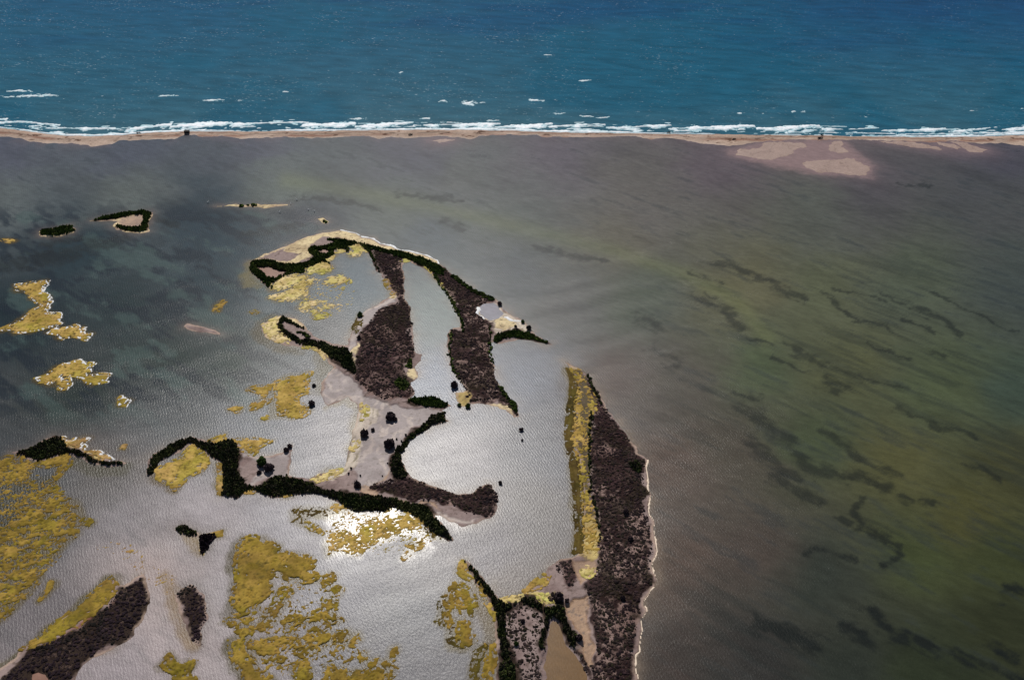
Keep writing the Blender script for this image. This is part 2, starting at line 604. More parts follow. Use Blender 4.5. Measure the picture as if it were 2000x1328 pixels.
I3 = [(416, 402), (440, 402), (455, 399), (480, 400), (500, 398), (515, 400), (562, 399), (562, 402), (540, 404), (517, 408), (505, 405), (470, 404)]
I4 = [(621, 428), (630, 426), (640, 433), (639, 437), (630, 437)]
MUDBANK = [(360, 637), (368, 632), (395, 637), (420, 645), (432, 655), (410, 653), (385, 648), (365, 643)]

# bare and wet zones of the islands: (outline, kind)
Z_MAIN = [
    (M1, 'mud'),
    ([(487, 512), (505, 502), (520, 495), (545, 486), (570, 475), (595, 465), (618, 457), (640, 453), (665, 450), (690, 456), (715, 465), (730, 467), (745, 477), (765, 481), (778, 488), (808, 494), (822, 497), (840, 502), (856, 510), (860, 517), (830, 507), (780, 495), (740, 485), (700, 474), (660, 468), (630, 465), (615, 478), (600, 488), (605, 500), (590, 514), (560, 516), (530, 508), (505, 508)], 'sand'),
    ([(502, 506), (560, 484), (560, 492), (590, 500), (560, 512), (530, 508)], 'mud'),
    ([(505, 640), (535, 619), (549, 613), (545, 640), (552, 655), (565, 668), (540, 670), (520, 660)], 'sand'),
    ([(558, 617), (576, 622), (587, 629), (600, 642), (590, 640), (570, 632)], 'sand'),
    ([(633, 741), (640, 728), (655, 718), (690, 735), (700, 755), (725, 775), (760, 790), (860, 800), (868, 806), (835, 818), (800, 850), (765, 890), (765, 920), (735, 945), (690, 950), (690, 900), (700, 850), (705, 800), (690, 777), (640, 795), (626, 770)], 'wetmud'),
    ([(760, 918), (770, 890), (790, 858), (800, 851), (780, 870), (768, 895), (757, 925), (735, 945), (725, 945), (748, 926)], 'tan'),
    ([(800, 722), (815, 722), (820, 735), (803, 747), (795, 738)], 'sand'),
    ([(690, 640), (703, 614), (716, 605), (739, 592), (757, 583), (770, 573), (772, 590), (750, 598), (730, 618), (712, 640), (700, 660), (690, 690), (684, 690), (680, 672)], 'wetmud'),
    ([(752, 545), (761, 562), (772, 575), (768, 585), (757, 583), (764, 572), (755, 560)], 'sand'),
    ([(705, 700), (696, 690), (692, 705), (690, 712), (688, 700), (692, 680), (700, 670), (706, 680)], 'sand'),
    ([(690, 830), (705, 785), (720, 795), (738, 800), (735, 825), (712, 850), (700, 885), (690, 910), (670, 930), (640, 945), (605, 938), (667, 915), (682, 876)], 'sandmud'),
    ([(470, 885), (497, 892), (535, 888), (560, 880), (566, 930), (540, 928), (515, 938), (490, 950), (478, 938), (468, 915)], 'wetmud'),
    ([(470, 900), (480, 893), (498, 900), (500, 925), (488, 948), (478, 940), (470, 920)], 'mud'),
    ([(843, 1000), (858, 1000), (880, 1008), (915, 1020), (935, 1010), (930, 1022), (905, 1030), (880, 1020), (855, 1012)], 'wetmud'),
    ([(935, 958), (952, 948), (946, 960), (925, 974), (918, 970)], 'sand'),
    ([(720, 945), (745, 950), (735, 965), (760, 972), (840, 985), (860, 998), (820, 985), (760, 980), (700, 962), (690, 950)], 'tan'),
    ([(932, 600), (940, 592), (965, 588), (985, 604), (1000, 616), (1018, 625), (1030, 636), (1040, 650), (1000, 646), (965, 652), (958, 632), (940, 620), (933, 610)], 'sandmud'),
    ([(963, 626), (985, 622), (1010, 626), (1005, 640), (980, 648), (964, 640)], 'sand'),
    ([(890, 768), (916, 760), (914, 780), (910, 797), (898, 795), (891, 783)], 'sandyellow'),
    ([(960, 785), (985, 783), (1003, 805), (1005, 817), (985, 802), (965, 793), (935, 788)], 'sand'),
]
POND_MAIN = [[(499, 522), (526, 521), (536, 526), (560, 531), (552, 537), (535, 545), (522, 543), (512, 533)], [(617, 490), (632, 487), (643, 491), (637, 498), (628, 496)]]
POND_E = [[(936, 600), (945, 594), (962, 591), (975, 600), (985, 612), (975, 622), (960, 626), (945, 620), (938, 610)]]
G1 = [(488, 515), (499, 509), (517, 509), (536, 510), (547, 515), (558, 516), (572, 517), (590, 516), (603, 511), (612, 502), (603, 499), (600, 490), (608, 484), (624, 482), (635, 481), (655, 475), (648, 473), (637, 471), (644, 467),
      (660, 469), (682, 472), (700, 474), (725, 481), (752, 488), (782, 492), (800, 497), (830, 506), (848, 515), (870, 525), (868, 540), (850, 538), (830, 522), (800, 509), (783, 506), (760, 498), (735, 492), (725, 487), (735, 515), (743, 532), (736, 532), (727, 510), (716, 492), (700, 478),
      (680, 481), (686, 491), (674, 494), (673, 487), (657, 487), (653, 498), (637, 507), (654, 523), (639, 514), (624, 514), (596, 525), (596, 533), (572, 534), (556, 540), (529, 555), (530, 567), (515, 555), (502, 542), (490, 535), (487, 526)]
S0 = [(728, 487), (755, 497), (785, 506), (785, 520), (790, 545), (788, 575), (790, 590), (778, 590), (772, 575), (765, 558), (755, 545), (745, 535), (738, 520), (732, 505)]
S1 = [(752, 597), (770, 597), (785, 586), (795, 592), (802, 600), (803, 618), (806, 640), (799, 650), (806, 660), (810, 675), (811, 690), (802, 705), (788, 712), (790, 728), (802, 745), (808, 765), (797, 778), (775, 775), (757, 785), (740, 780), (722, 768), (710, 757), (697, 745), (694, 735), (700, 720), (690, 708), (703, 690), (703, 665), (705, 650), (724, 628), (735, 610)]
G2 = [(549, 615), (557, 618), (575, 632), (596, 641), (594, 645), (575, 639), (556, 630), (551, 633), (558, 645), (575, 655), (590, 664), (605, 662), (630, 668), (650, 678), (680, 681), (690, 690), (690, 708), (700, 722), (694, 735), (672, 720), (662, 708), (640, 698), (625, 684), (612, 677), (590, 674), (570, 668), (560, 658), (545, 645), (541, 635)]
G3 = [(797, 780), (812, 777), (845, 775), (862, 780), (875, 787), (880, 794), (860, 797), (830, 796), (805, 790), (785, 780)]
G4 = [(850, 808), (868, 806), (869, 818), (878, 823), (860, 828), (845, 833), (820, 848), (803, 858), (795, 870), (787, 885), (786, 900), (795, 925), (790, 935), (770, 938), (760, 920), (763, 900), (770, 880), (785, 862), (800, 850), (815, 838), (828, 825), (838, 815)]
S2 = [(770, 935), (790, 915), (797, 925), (810, 935), (830, 943), (850, 950), (870, 957), (898, 964), (920, 964), (932, 957), (945, 950), (952, 946), (960, 948), (968, 957), (973, 970), (972, 985), (966, 1000), (955, 1012), (940, 1010), (925, 1005), (900, 1000), (880, 985), (855, 985), (840, 980), (800, 975), (770, 965), (740, 958), (715, 955), (730, 945), (755, 938)]
G5 = [(432, 970), (431, 930), (430, 900), (418, 897), (402, 888), (390, 874), (372, 866), (355, 878), (330, 892), (312, 902), (303, 918), (292, 931), (286, 925), (290, 900), (300, 889), (330, 869), (350, 861), (372, 856), (395, 860), (420, 866), (445, 858), (460, 862), (467, 880), (470, 905), (467, 920), (478, 935), (485, 947)]
G5 += [(505, 950), (525, 935), (545, 928), (565, 932), (600, 940), (625, 950), (640, 958), (680, 965), (715, 965), (760, 972), (800, 982), (835, 990), (845, 1003), (858, 1018), (870, 1030), (880, 1042), (886, 1055), (877, 1055), (860, 1047), (840, 1035), (825, 1022), (812, 1010), (800, 1000), (785, 998), (770, 990), (755, 998), (740, 999), (720, 998), (700, 999), (680, 993), (665, 985), (650, 975), (630, 967), (600, 965), (570, 967), (550, 970), (530, 972), (510, 964), (495, 957), (480, 960), (465, 975), (450, 972)]
S3 = [(850, 520), (868, 524), (890, 540), (905, 552), (920, 562), (935, 570), (950, 578), (965, 583), (960, 590), (945, 595), (932, 600), (935, 615), (945, 625), (958, 632), (960, 650), (957, 670), (955, 690), (960, 705), (966, 718), (968, 735), (978, 755), (988, 770), (1002, 783), (1011, 795), (1012, 812), (1005, 815), (1000, 800), (985, 790), (970, 780), (950, 787), (930, 785), (915, 785), (912, 765), (902, 750), (890, 732), (880, 712), (876, 690), (874, 660), (878, 642), (895, 645), (906, 650), (902, 625), (892, 605), (885, 588), (875, 575), (860, 553), (848, 538), (830, 525)]
G6 = [(963, 665), (965, 655), (975, 652), (990, 648), (1000, 645), (1015, 648), (1035, 650), (1055, 660), (1070, 667), (1082, 674), (1070, 673), (1050, 667), (1030, 662), (1015, 663), (1000, 660), (985, 664), (970, 671)]
S4 = [(1140, 724), (1150, 737), (1158, 750), (1172, 770), (1180, 788), (1186, 803), (1205, 823), (1214, 837), (1233, 867), (1248, 887), (1259, 900), (1260, 915), (1258, 930), (1260, 950), (1266, 965), (1260, 985), (1260, 1005), (1268, 1022), (1273, 1040), (1274, 1060), (1275, 1085), (1270, 1105), (1274, 1120), (1274, 1132), (1270, 1145), (1256, 1163), (1248, 1178), (1254, 1192), (1245, 1205), (1241, 1230), (1236, 1260), (1232, 1290), (1236, 1328), (1238, 1420),
      (1152, 1420), (1150, 1328), (1152, 1303), (1165, 1290), (1162, 1250), (1156, 1200), (1152, 1165), (1140, 1148), (1155, 1135), (1162, 1120), (1165, 1100), (1168, 1060), (1170, 1030), (1162, 1000), (1157, 970), (1152, 930), (1149, 900), (1153, 860), (1157, 820), (1168, 800), (1160, 780), (1148, 755)]
G7 = [(902, 1090), (910, 1096), (930, 1112), (945, 1130), (965, 1158), (975, 1170), (985, 1180), (1000, 1180), (1020, 1168), (1040, 1168), (1055, 1178), (1068, 1188), (1085, 1186), (1100, 1185), (1110, 1205), (1117, 1230), (1130, 1245), (1125, 1270), (1115, 1265), (1100, 1245), (1092, 1214), (1077, 1208), (1068, 1235), (1063, 1265), (1060, 1280), (1045, 1260), (1060, 1225), (1058, 1200), (1040, 1185), (1010, 1180), (987, 1200), (992, 1240), (1002, 1290), (1012, 1328), (1020, 1420), (965, 1420), (972, 1328), (977, 1290), (973, 1250), (968, 1215), (963, 1190), (949, 1165), (932, 1140), (917, 1115)]
S5 = [(985, 1200), (1010, 1182), (1040, 1186), (1058, 1202), (1060, 1225), (1045, 1260), (1055, 1300), (1060, 1328), (1062, 1420), (1020, 1420), (1012, 1328), (1000, 1290), (991, 1240)]
S6 = [(1085, 1095), (1118, 1093), (1120, 1110), (1132, 1135), (1115, 1150), (1100, 1135), (1087, 1115)]
S6B = [(1073, 1160), (1085, 1157), (1098, 1163), (1098, 1172), (1105, 1190), (1090, 1185), (1080, 1180), (1072, 1170)]
S6C = [(1140, 1148), (1152, 1130), (1163, 1120), (1175, 1150), (1160, 1170), (1148, 1155)]
S6D = [(1128, 1270), (1140, 1285), (1150, 1300), (1150, 1328), (1145, 1320), (1135, 1295), (1120, 1272)]
S7 = [(222, 1165), (235, 1147), (250, 1145), (278, 1129), (284, 1140), (290, 1165), (291, 1178), (281, 1200), (265, 1225), (250, 1248), (225, 1257), (200, 1269), (175, 1286), (155, 1305), (140, 1328), (90, 1420), (-80, 1420), (5, 1325), (30, 1300), (55, 1272), (90, 1258), (130, 1240), (165, 1224), (195, 1197), (208, 1188)]
S8 = [(347, 1163), (355, 1148), (372, 1138), (386, 1143), (395, 1156), (403, 1176), (404, 1192), (402, 1211), (394, 1228), (394, 1261), (384, 1260), (374, 1246), (369, 1228), (364, 1205), (358, 1185), (349, 1175)]
G8 = [(20, 888), (45, 880), (65, 873), (85, 862), (105, 852), (118, 852), (130, 862), (133, 874), (140, 878), (155, 878), (175, 890), (190, 900), (215, 902), (240, 902), (247, 905), (235, 910), (205, 911), (180, 906), (155, 893), (135, 889), (110, 890), (80, 900), (60, 895), (40, 891)]
GI2 = [(174, 432), (200, 424), (245, 415), (285, 412), (297, 417), (292, 432), (288, 445), (287, 450), (275, 454), (245, 452), (228, 446), (222, 441), (234, 440), (255, 445), (272, 444), (279, 430), (278, 421), (260, 421), (245, 424), (228, 428), (205, 430)]
Z_R = [
    (R1, 'mud'),
    ([(1101, 703), (1120, 715), (1137, 722), (1140, 727), (1118, 720)], 'sand'),
    ([(1100, 1178), (1120, 1175), (1150, 1163), (1152, 1190), (1152, 1228), (1160, 1265), (1162, 1293), (1150, 1300), (1127, 1273), (1132, 1245), (1120, 1225), (1110, 1203)], 'tan'),
    ([(1115, 1095), (1130, 1095), (1160, 1090), (1165, 1105), (1150, 1130), (1140, 1140), (1128, 1125), (1117, 1115)], 'tan'),
    ([(1100, 1130), (1112, 1128), (1135, 1145), (1155, 1160), (1130, 1170), (1110, 1160)], 'mud'),
    ([(1118, 1085), (1138, 1070), (1142, 1000), (1160, 1000), (1170, 1040), (1168, 1085), (1150, 1095)], 'sandyellow'),
    ([(978, 1170), (1000, 1165), (1045, 1160), (1078, 1158), (1100, 1160), (1080, 1182), (1060, 1184), (1020, 1165), (990, 1182)], 'sandyellow'),
    ([(1148, 758), (1150, 750), (1130, 725), (1112, 720), (1123, 740), (1131, 761), (1123, 785), (1125, 813), (1119, 870), (1130, 891), (1133, 921), (1139, 966), (1139, 1011), (1160, 1008), (1158, 981), (1151, 951), (1148, 909), (1149, 885), (1151, 849), (1154, 816), (1168, 792)], 'peatwet'),
]
POND_R = [[(1077, 1212), (1090, 1214), (1099, 1250), (1115, 1268), (1142, 1303), (1150, 1328), (1160, 1430), (1050, 1430), (1067, 1318), (1062, 1303), (1065, 1280), (1070, 1253)]]
POND_LL1 = [[(60, 1318), (75, 1312), (88, 1316), (92, 1328), (100, 1420), (40, 1420)]]
Z_LL1 = [(LL1, 'mud'), ([(95, 1258), (150, 1226), (190, 1203), (206, 1192), (214, 1178), (225, 1165), (210, 1195), (180, 1215), (130, 1240)], 'red')]

ZC = {'litter': lin((108, 90, 84)), 'mud_shade': lin((52, 42, 36)), 'peatwet': lin((82, 70, 48)), 'sand': lin((206, 187, 148)), 'mud': lin((138, 120, 115)), 'wetmud': lin((128, 114, 112)), 'tan': lin((148, 118, 92)), 'sandmud': lin((175, 160, 142)),
      'sandyellow': lin((186, 165, 108)), 'red': lin((140, 92, 76)), 'shoal': lin((146, 124, 114)), 'shore': lin((160, 138, 122))}
ZW = {'peatwet': 0.4, 'litter': 0.1, 'mud_shade': 0.1, 'sand': 0.1, 'mud': 0.3, 'wetmud': 0.75, 'tan': 0.7, 'sandmud': 0.75, 'sandyellow': 0.2, 'red': 0.3, 'shoal': 0.6}

Z_MAIN += [(p, 'litter') for p in (S0, S1, S2, S3)] + [(p, 'mud_shade') for p in (G1, G2, G3, G4, G5, G6)]  # thicket ground: dark root mud with the shade under bushes put into its colour
Z_R += [(p, 'litter') for p in (S4, S6, S6B, S6C, S6D)] + [(G7, 'mud_shade')]
Z_LL1 += [(S7, 'mud_shade')]
# ------------------------------------------------------------------ islands (height fields that dip under the water sheet)
TERRAIN = []


def sample(t, x, y):
    X0, Y0, r, Z = t
    fx = np.clip((x - X0) / r, 0, Z.shape[1] - 2)
    fy = np.clip((y - Y0) / r, 0, Z.shape[0] - 2)
    i = fx.astype(int)
    j = fy.astype(int)
    fx = fx - i
    fy = fy - j
    return (Z[j, i] * (1 - fx) + Z[j, i + 1] * fx) * (1 - fy) + (Z[j + 1, i] * (1 - fx) + Z[j + 1, i + 1] * fx) * fy


LAND = []      # all land outlines in world space, for the shallows around them


def island(polys, zones, ponds, label, hmax=0.7, slope=0.12, base='mud', res=None, warp_a=0.55, name='island', shore_sand=0.9):
    PW = [W(p) for p in polys]
    LAND.extend(PW)
    allp = np.concatenate(PW)
    x0, y0 = allp.min(0) - 4
    x1, y1 = allp.max(0) + 4
    r = res or max(0.45, min(0.9, 0.85 * px_size((y0 + y1) / 2)))
    xs = np.arange(x0, x1, r)
    ys = np.arange(y0, y1, r)
    X, Y = np.meshgrid(xs, ys)
    Xw, Yw = warp(X, Y, warp_a, 4.5, 3)
    d = np.full(X.shape, -12.0)
    for p in PW:
        d = np.maximum(d, sdist(p, Xw, Yw))
    d = d + (fbm(X, Y, 2.2, 3, 21) - 0.5) * 1.0
    h = np.where(d > 0, hmax * (1 - np.exp(-np.maximum(d, 0) * slope / hmax)), d * 0.2)
    h = h + np.where(d > 0.3, (fbm(X, Y, 6, 4, 5) - 0.5) * 0.22 * np.clip(d / 3, 0, 1), 0)
    col = np.broadcast_to(ZC[base], X.shape + (3,)).copy()
    wet = np.full(X.shape, ZW[base])
    for zp, k in zones:
        Xz, Yz = warp(X, Y, 1.5, 7.0, 31)
        Xz, Yz = warp(Xz, Yz, 0.5, 1.8, 37)
        m = sstep(-0.5, 0.7, sdist(W(zp), Xz, Yz))
        zc = ZC[k]
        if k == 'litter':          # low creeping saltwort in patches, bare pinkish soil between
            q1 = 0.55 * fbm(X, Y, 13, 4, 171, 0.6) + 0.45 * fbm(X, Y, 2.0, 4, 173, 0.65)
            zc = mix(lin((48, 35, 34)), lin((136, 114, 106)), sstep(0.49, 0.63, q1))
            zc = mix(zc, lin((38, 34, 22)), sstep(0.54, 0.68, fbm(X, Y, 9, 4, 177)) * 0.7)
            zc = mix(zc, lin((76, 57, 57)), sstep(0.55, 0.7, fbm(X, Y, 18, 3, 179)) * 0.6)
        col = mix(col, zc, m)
        wet = wet * (1 - m) + ZW[k] * m
        if k in ('sandmud', 'wetmud', 'sand'):
            bd = np.sin(np.maximum(d, 0) * (1.7 if k == 'sandmud' else 0.9) + 14 * fbm(X, Y, 12, 4, 61))
            amp = {'sandmud': 1.0, 'wetmud': 0.8, 'sand': 0.35}[k]
            col = mix(col, lin((104, 88, 56)) if k == 'sandmud' else (lin((164, 148, 138)) if k == 'wetmud' else col * 0.72), m * amp * sstep(0.15, 0.85, bd) * sstep(0.3, 0.6, fbm(X, Y, 5, 4, 63)))
        if k in ('wetmud', 'tan', 'sandmud'):
            h = h * (1 - m) + np.minimum(h, 0.10 + 0.06 * (fbm(X, Y, 7, 3, 8) - 0.4)) * m
    for pp in ponds:
        m = sdist(W(pp), Xw, Yw)
        h = np.where(m > -1.2, np.minimum(h, np.maximum(-0.25 - 0 * m, -0.16 * (m - 0.1))), h)
    # mottling: organic stains, and a sandy rim along the waterline
    st = sstep(0.52, 0.7, fbm(X, Y, 9, 5, 40)) * (0.3 if name == 'shoal' else 1.0)
    col = mix(col, col * np.array([0.74, 0.70, 0.70]), st)
    st2 = sstep(0.55, 0.72, fbm(X, Y, 3.1, 4, 47))
    col = mix(col, np.clip(col * 1.18, 0, 0.8), st2 * 0.7)
    ln = np.exp(-((fbm(X, Y, 11, 4, 52) - 0.5) / 0.018) ** 2)
    col = mix(col, col * np.array([0.62, 0.58, 0.55]), ln * 0.6)
    sp_ = sstep(0.64, 0.72, fbm(X, Y, 1.6, 4, 57, 0.6)) * (0.0 if name == 'shoal' else 1.0)
    col = mix(col, lin((92, 76, 68)), sp_ * 0.7)
    rim = np.exp(-((d - 0.5) / 0.55) ** 2) * shore_sand * sstep(0.34, 0.62, fbm(X, Y, 7, 4, 58))
    wl_ = np.clip(1 - np.abs(d) / 0.8, 0, 1)
    col = mix(col, col * np.array([0.68, 0.62, 0.52]), wl_ * 0.6)
    col = mix(col, ZC['shore'] * 1.2, rim * 0.75)
    keep = h > -0.35
    me = grid_mesh(name, X, Y, np.maximum(h, -0.6), col, keep, {'wet': wet})
    o = link(name, me, M_GROUND)
    tag(o, label, None, None, 'structure')
    t = (x0, y0, r, h)
    TERRAIN.append(t)
    return o, t


main, T_MAIN = island([M1, M2, M3], Z_MAIN, POND_MAIN + POND_E, 'large hooked island of pale beach, mud flats and dark scrub in the middle of the lagoon')
longi, T_R = island([R1], Z_R, POND_R, 'long dark scrub island running down to the bottom edge, yellow strip on its left shore', hmax=0.9)
ll1, T_LL1 = island([LL1], Z_LL1, POND_LL1, 'dark scrub island in the bottom left corner with a mustard left shore')
ll2, T_LL2 = island([LL2], [(S8, 'mud_shade')], [], 'small oval dark islet between the corner island and the broken algae field', base='mud')
ll3, T_LL3 = island([LL3], [], [], 'smallest thin dark islet above the oval islet at lower left', base='tan')
ll4, T_LL4 = island([LL4], [], [], 'small pointed dark islet with a yellow tip right of the thin islet', base='sandyellow')
fl, T_FL = island([FL], [(G8, 'mud_shade'), ([(120, 852), (170, 856), (205, 889), (215, 898), (180, 892), (158, 876), (134, 876)], 'sandyellow')], [], 'low dark mangrove island with a mustard right shore at the left edge')
i1, T_I1 = island([I1], [([(80, 453), (100, 449), (136, 442), (143, 450), (120, 458), (82, 459)], 'mud_shade')], [], 'leftmost far islet, a green block with sandy rim', base='sand')
i2, T_I2 = island([I2], [(GI2, 'mud_shade'), ([(228, 447), (232, 432), (245, 423), (278, 420), (281, 430), (272, 444), (255, 446)], 'tan')], [], 'far islet shaped like a loop round a tan flat', base='sand')
i3, T_I3 = island([I3], [], [], 'thin sand strip islet far out, green along its middle', base='sand', hmax=0.4)
i4, T_I4 = island([I4], [], [], 'tiny green islet above the hooked island', base='sand')
mb, T_MB = island([MUDBANK], [], [], 'bare grey mud bank left of the hooked island', base='mud', hmax=0.5)

# sandbar
SE = np.array([at(u, v) for u, v in SEA_EDGE])
LE = np.array([at(u, v) for u, v in LAG_EDGE])


def y_sea(x):
    return np.interp(x, SE[:, 0], SE[:, 1])


def y_lag(x):
    return np.interp(x, LE[:, 0], LE[:, 1])


def y_mid(x):
    a, b = y_sea(x), y_lag(x)
    return a - np.minimum(0.42 * (a - b), 7.0)


def build_sandbar():
    xs = np.arange(-640, 640, 0.8)
    n = 44
    t = np.linspace(-0.18, 1.18, n)
    X = np.broadcast_to(xs, (n, len(xs))).copy()
    a, b = y_sea(xs), y_lag(xs)
    wob = (fbm(xs, xs * 0 + 3, 6, 3, 5) - 0.5) * 2.2
    wob2 = (fbm(xs, xs * 0 + 9, 4, 4, 15) - 0.5) * 4.0
    a2 = a + wob
    b2 = b + wob2
    Y = b2[None, :] + (a2 - b2)[None, :] * t[:, None]
    Tt = np.broadcast_to(t[:, None], X.shape)
    wid = np.broadcast_to((a2 - b2)[None, :], X.shape)
    ds = (1 - Tt) * wid
    dl = Tt * wid
    h = 1.0 * np.clip(wid / 14.0, 0.3, 1) * np.exp(-((ds - 5.0) / 4.5) ** 2) + 0.30 * (1 - np.exp(-np.maximum(dl, 0) * 0.4))
    h = np.where(ds < 4, np.minimum(h, ds * 0.28), h)
    h = np.where(dl < 5, np.minimum(h, dl * 0.14), h)
    h = h + (fbm(X, Y, 5, 4, 77) - 0.5) * 0.25 * np.clip(np.minimum(ds, dl) / 2, 0, 1)
    col = np.broadcast_to(lin((166, 144, 128)), X.shape + (3,)).copy()
    col = mix(col, lin((182, 160, 144)), sstep(0.4, 0.7, fbm(X, Y * 2.5, 16, 4, 81)))
    wrk = np.exp(-((ds - 3.4 - 1.5 * (fbm(X, Y * 0, 20, 3, 83) - .5)) / 0.9) ** 2)
    col = mix(col, lin((128, 94, 78)), wrk * 0.7)
    rdg = np.exp(-((ds - 8.5 - 3 * (fbm(X, Y * 0, 30, 3, 85) - .5)) / 1.6) ** 2)
    col = mix(col, lin((142, 106, 90)), rdg * sstep(0.3, 0.55, fbm(X, Y * 3, 22, 4, 88)) * 0.9)
    wrack = sstep(0.63, 0.70, fbm(X, Y * 2, 5, 5, 91, 0.6)) * sstep(1.0, 3.0, dl)
    col = mix(col, lin((96, 72, 60)), wrack * 0.9)
    col = col * (0.86 + 0.28 * fbm(X, Y, 2.0, 3, 93))[..., None]
    col = mix(col, lin((120, 104, 100)), np.exp(-(ds / 1.4) ** 2) * 0.8)
    wet = np.clip(np.exp(-ds / 2.0) + np.exp(-dl / 2.0) * 0.6, 0, 1)
    me = grid_mesh('sandbar', X, Y, np.maximum(h, -0.5), col, None, {'wet': wet})
    o = link('sandbar', me, M_GROUND)
    tag(o, 'narrow pale sandbar running right across between sea and lagoon', None, None, 'structure')


build_sandbar()
for sp, lab in SHOALS:
    island([sp], [], [], lab, hmax=0.14, slope=0.03, base='shoal', name='shoal', warp_a=1.2, res=0.8, shore_sand=0.12)

# ------------------------------------------------------------------ vegetation
def ico(sub):
    bm = bmesh.new()
    bmesh.ops.create_icosphere(bm, subdivisions=sub, radius=1.0)
    V = np.array([v.co[:] for v in bm.verts])
    F = np.array([[v.index for v in f.verts] for f in bm.faces])
    bm.free()
    return V, F


def bush_templates(sub, n, rough):
    V0, F0 = ico(sub)
    out = []
    for k in range(n):
        q = V0 * 1.9 + k * 7.3
        r = 1 + rough * ((fbm(q[:, 0] + q[:, 2] * 0.7, q[:, 1] - q[:, 2] * 0.6, 0.9, 3, k) - 0.5) * 2.2) + rough * 0.55 * (rng.random(len(V0)) - 0.5)
        V = V0 * r[:, None]
        V[:, 2] = np.where(V[:, 2] < -0.35, -0.35, V[:, 2])
        out.append(V)
    F0 = F0[V0[F0][:, :, 2].max(1) > -0.4]
    return np.array(out), F0


BT1, BF1 = bush_templates(1, 10, 0.55)
BT2, BF2 = bush_templates(2, 8, 0.55)


def merge_bushes(name, pos, rad, hgt, cols, big):
    BT, BF = (BT2, BF2) if big else (BT1, BF1)
    n = len(pos)
    k = rng.integers(0, len(BT), n)
    ang = rng.random(n) * 6.283
    V = BT[k]
    c, s = np.cos(ang)[:, None], np.sin(ang)[:, None]
    sq = 0.8 + 0.45 * rng.random(n)
    x = (V[:, :, 0] * c - V[:, :, 1] * s) * (rad * sq)[:, None]
    y = (V[:, :, 0] * s + V[:, :, 1] * c) * (rad / sq)[:, None]
    z = V[:, :, 2] * (hgt * 0.75)[:, None] + (hgt * 0.26)[:, None]
    P = np.stack([x + pos[:, 0:1], y + pos[:, 1:2], z + pos[:, 2:3]], -1)
    nv = BT.shape[1]
    F = (BF[None] + (np.arange(n) * nv)[:, None, None]).reshape(-1, 3)
    C = np.repeat(cols, nv, 0) * (0.8 + 0.4 * rng.random((n * nv, 1)))
    return raw_mesh(name, P.reshape(-1, 3), F, C, None, False)


def thicket(name, polys, T, spacing, rad, hgt, palette, dens, label, cat, holes=(), big=True, thr=None, inset=0.4, seed=0, clump=6.0, canopy=0.0):
    pts = []
    for poly in polys:
        P = W(poly)
        x0, y0 = P.min(0)
        x1, y1 = P.max(0)
        X, Y = np.meshgrid(np.arange(x0, x1 + spacing, spacing), np.arange(y0, y1 + spacing, spacing))
        x = (X + (rng.random(X.shape) - 0.5) * spacing * 1.1).ravel()
        y = (Y + (rng.random(X.shape) - 0.5) * spacing * 1.1).ravel()
        xw, yw = warp(x, y, 0.5, 4.5, 3)
        xw, yw = warp(xw, yw, 0.45, 1.7, 9)
        d = sdist(P, xw, yw)
        m = d > inset * rng.random(len(x)) + 0.25 * rad[1]
        m &= rng.random(len(x)) < dens
        for hp in holes:
            m &= sdist(W(hp), xw, yw) < -0.3
        if thr is not None:
            nz = 0.62 * fbm(x, y, clump * 2.2, 4, 60 + seed, 0.6) + 0.38 * fbm(x, y, 1.8, 3, 66 + seed)
            edge = np.clip(1 - d / 3.0, 0, 1) * 0.10
            m &= (nz + edge + rng.random(len(x)) * 0.10) > thr
        pts.append(np.stack([x[m], y[m]], -1))
    p = np.concatenate(pts)
    z = sample(T, p[:, 0], p[:, 1])
    ok = z > -0.35
    p = p[ok]
    z = np.maximum(z[ok], 0)
    n = len(p)
    pos = np.stack([p[:, 0], p[:, 1], z - 0.05], -1)
    sz = rng.random(n) ** (2.2 if canopy else 3.2) * (0.6 + 0.8 * fbm(p[:, 0], p[:, 1], 5, 3, 75 + seed))
    r = rad[0] + (rad[1] - rad[0]) * sz
    h = hgt[0] + (hgt[1] - hgt[0]) * sz
    if canopy:                     # crowns merge into an uneven canopy, low at its edge
        dd = np.max([sdist(W(q_), p[:, 0], p[:, 1]) for q_ in polys], axis=0)
        h = h + canopy * np.clip(dd / 1.2, 0.05, 1) * (0.35 + 1.3 * fbm(p[:, 0], p[:, 1], 3.2, 3, 78))
    pal = np.array([lin(c) for c in palette])
    nz = fbm(p[:, 0], p[:, 1], 12, 4, 70 + seed) + (rng.random(n) - 0.5) * 0.22
    q = np.clip((nz - 0.3) / 0.4, 0, 0.999) * (len(pal) - 1)
    i = q.astype(int)
    f = (q - i)[:, None]
    cols = pal[i] * (1 - f) + pal[np.minimum(i + 1, len(pal) - 1)] * f
    cols = cols * (0.65 + 0.8 * rng.random((n, 1)) ** 1.5)
    me = merge_bushes(name, pos, r, h, cols, big)
    o = link(name, me, M_LEAF)
    return tag(o, label, cat, None, 'stuff')


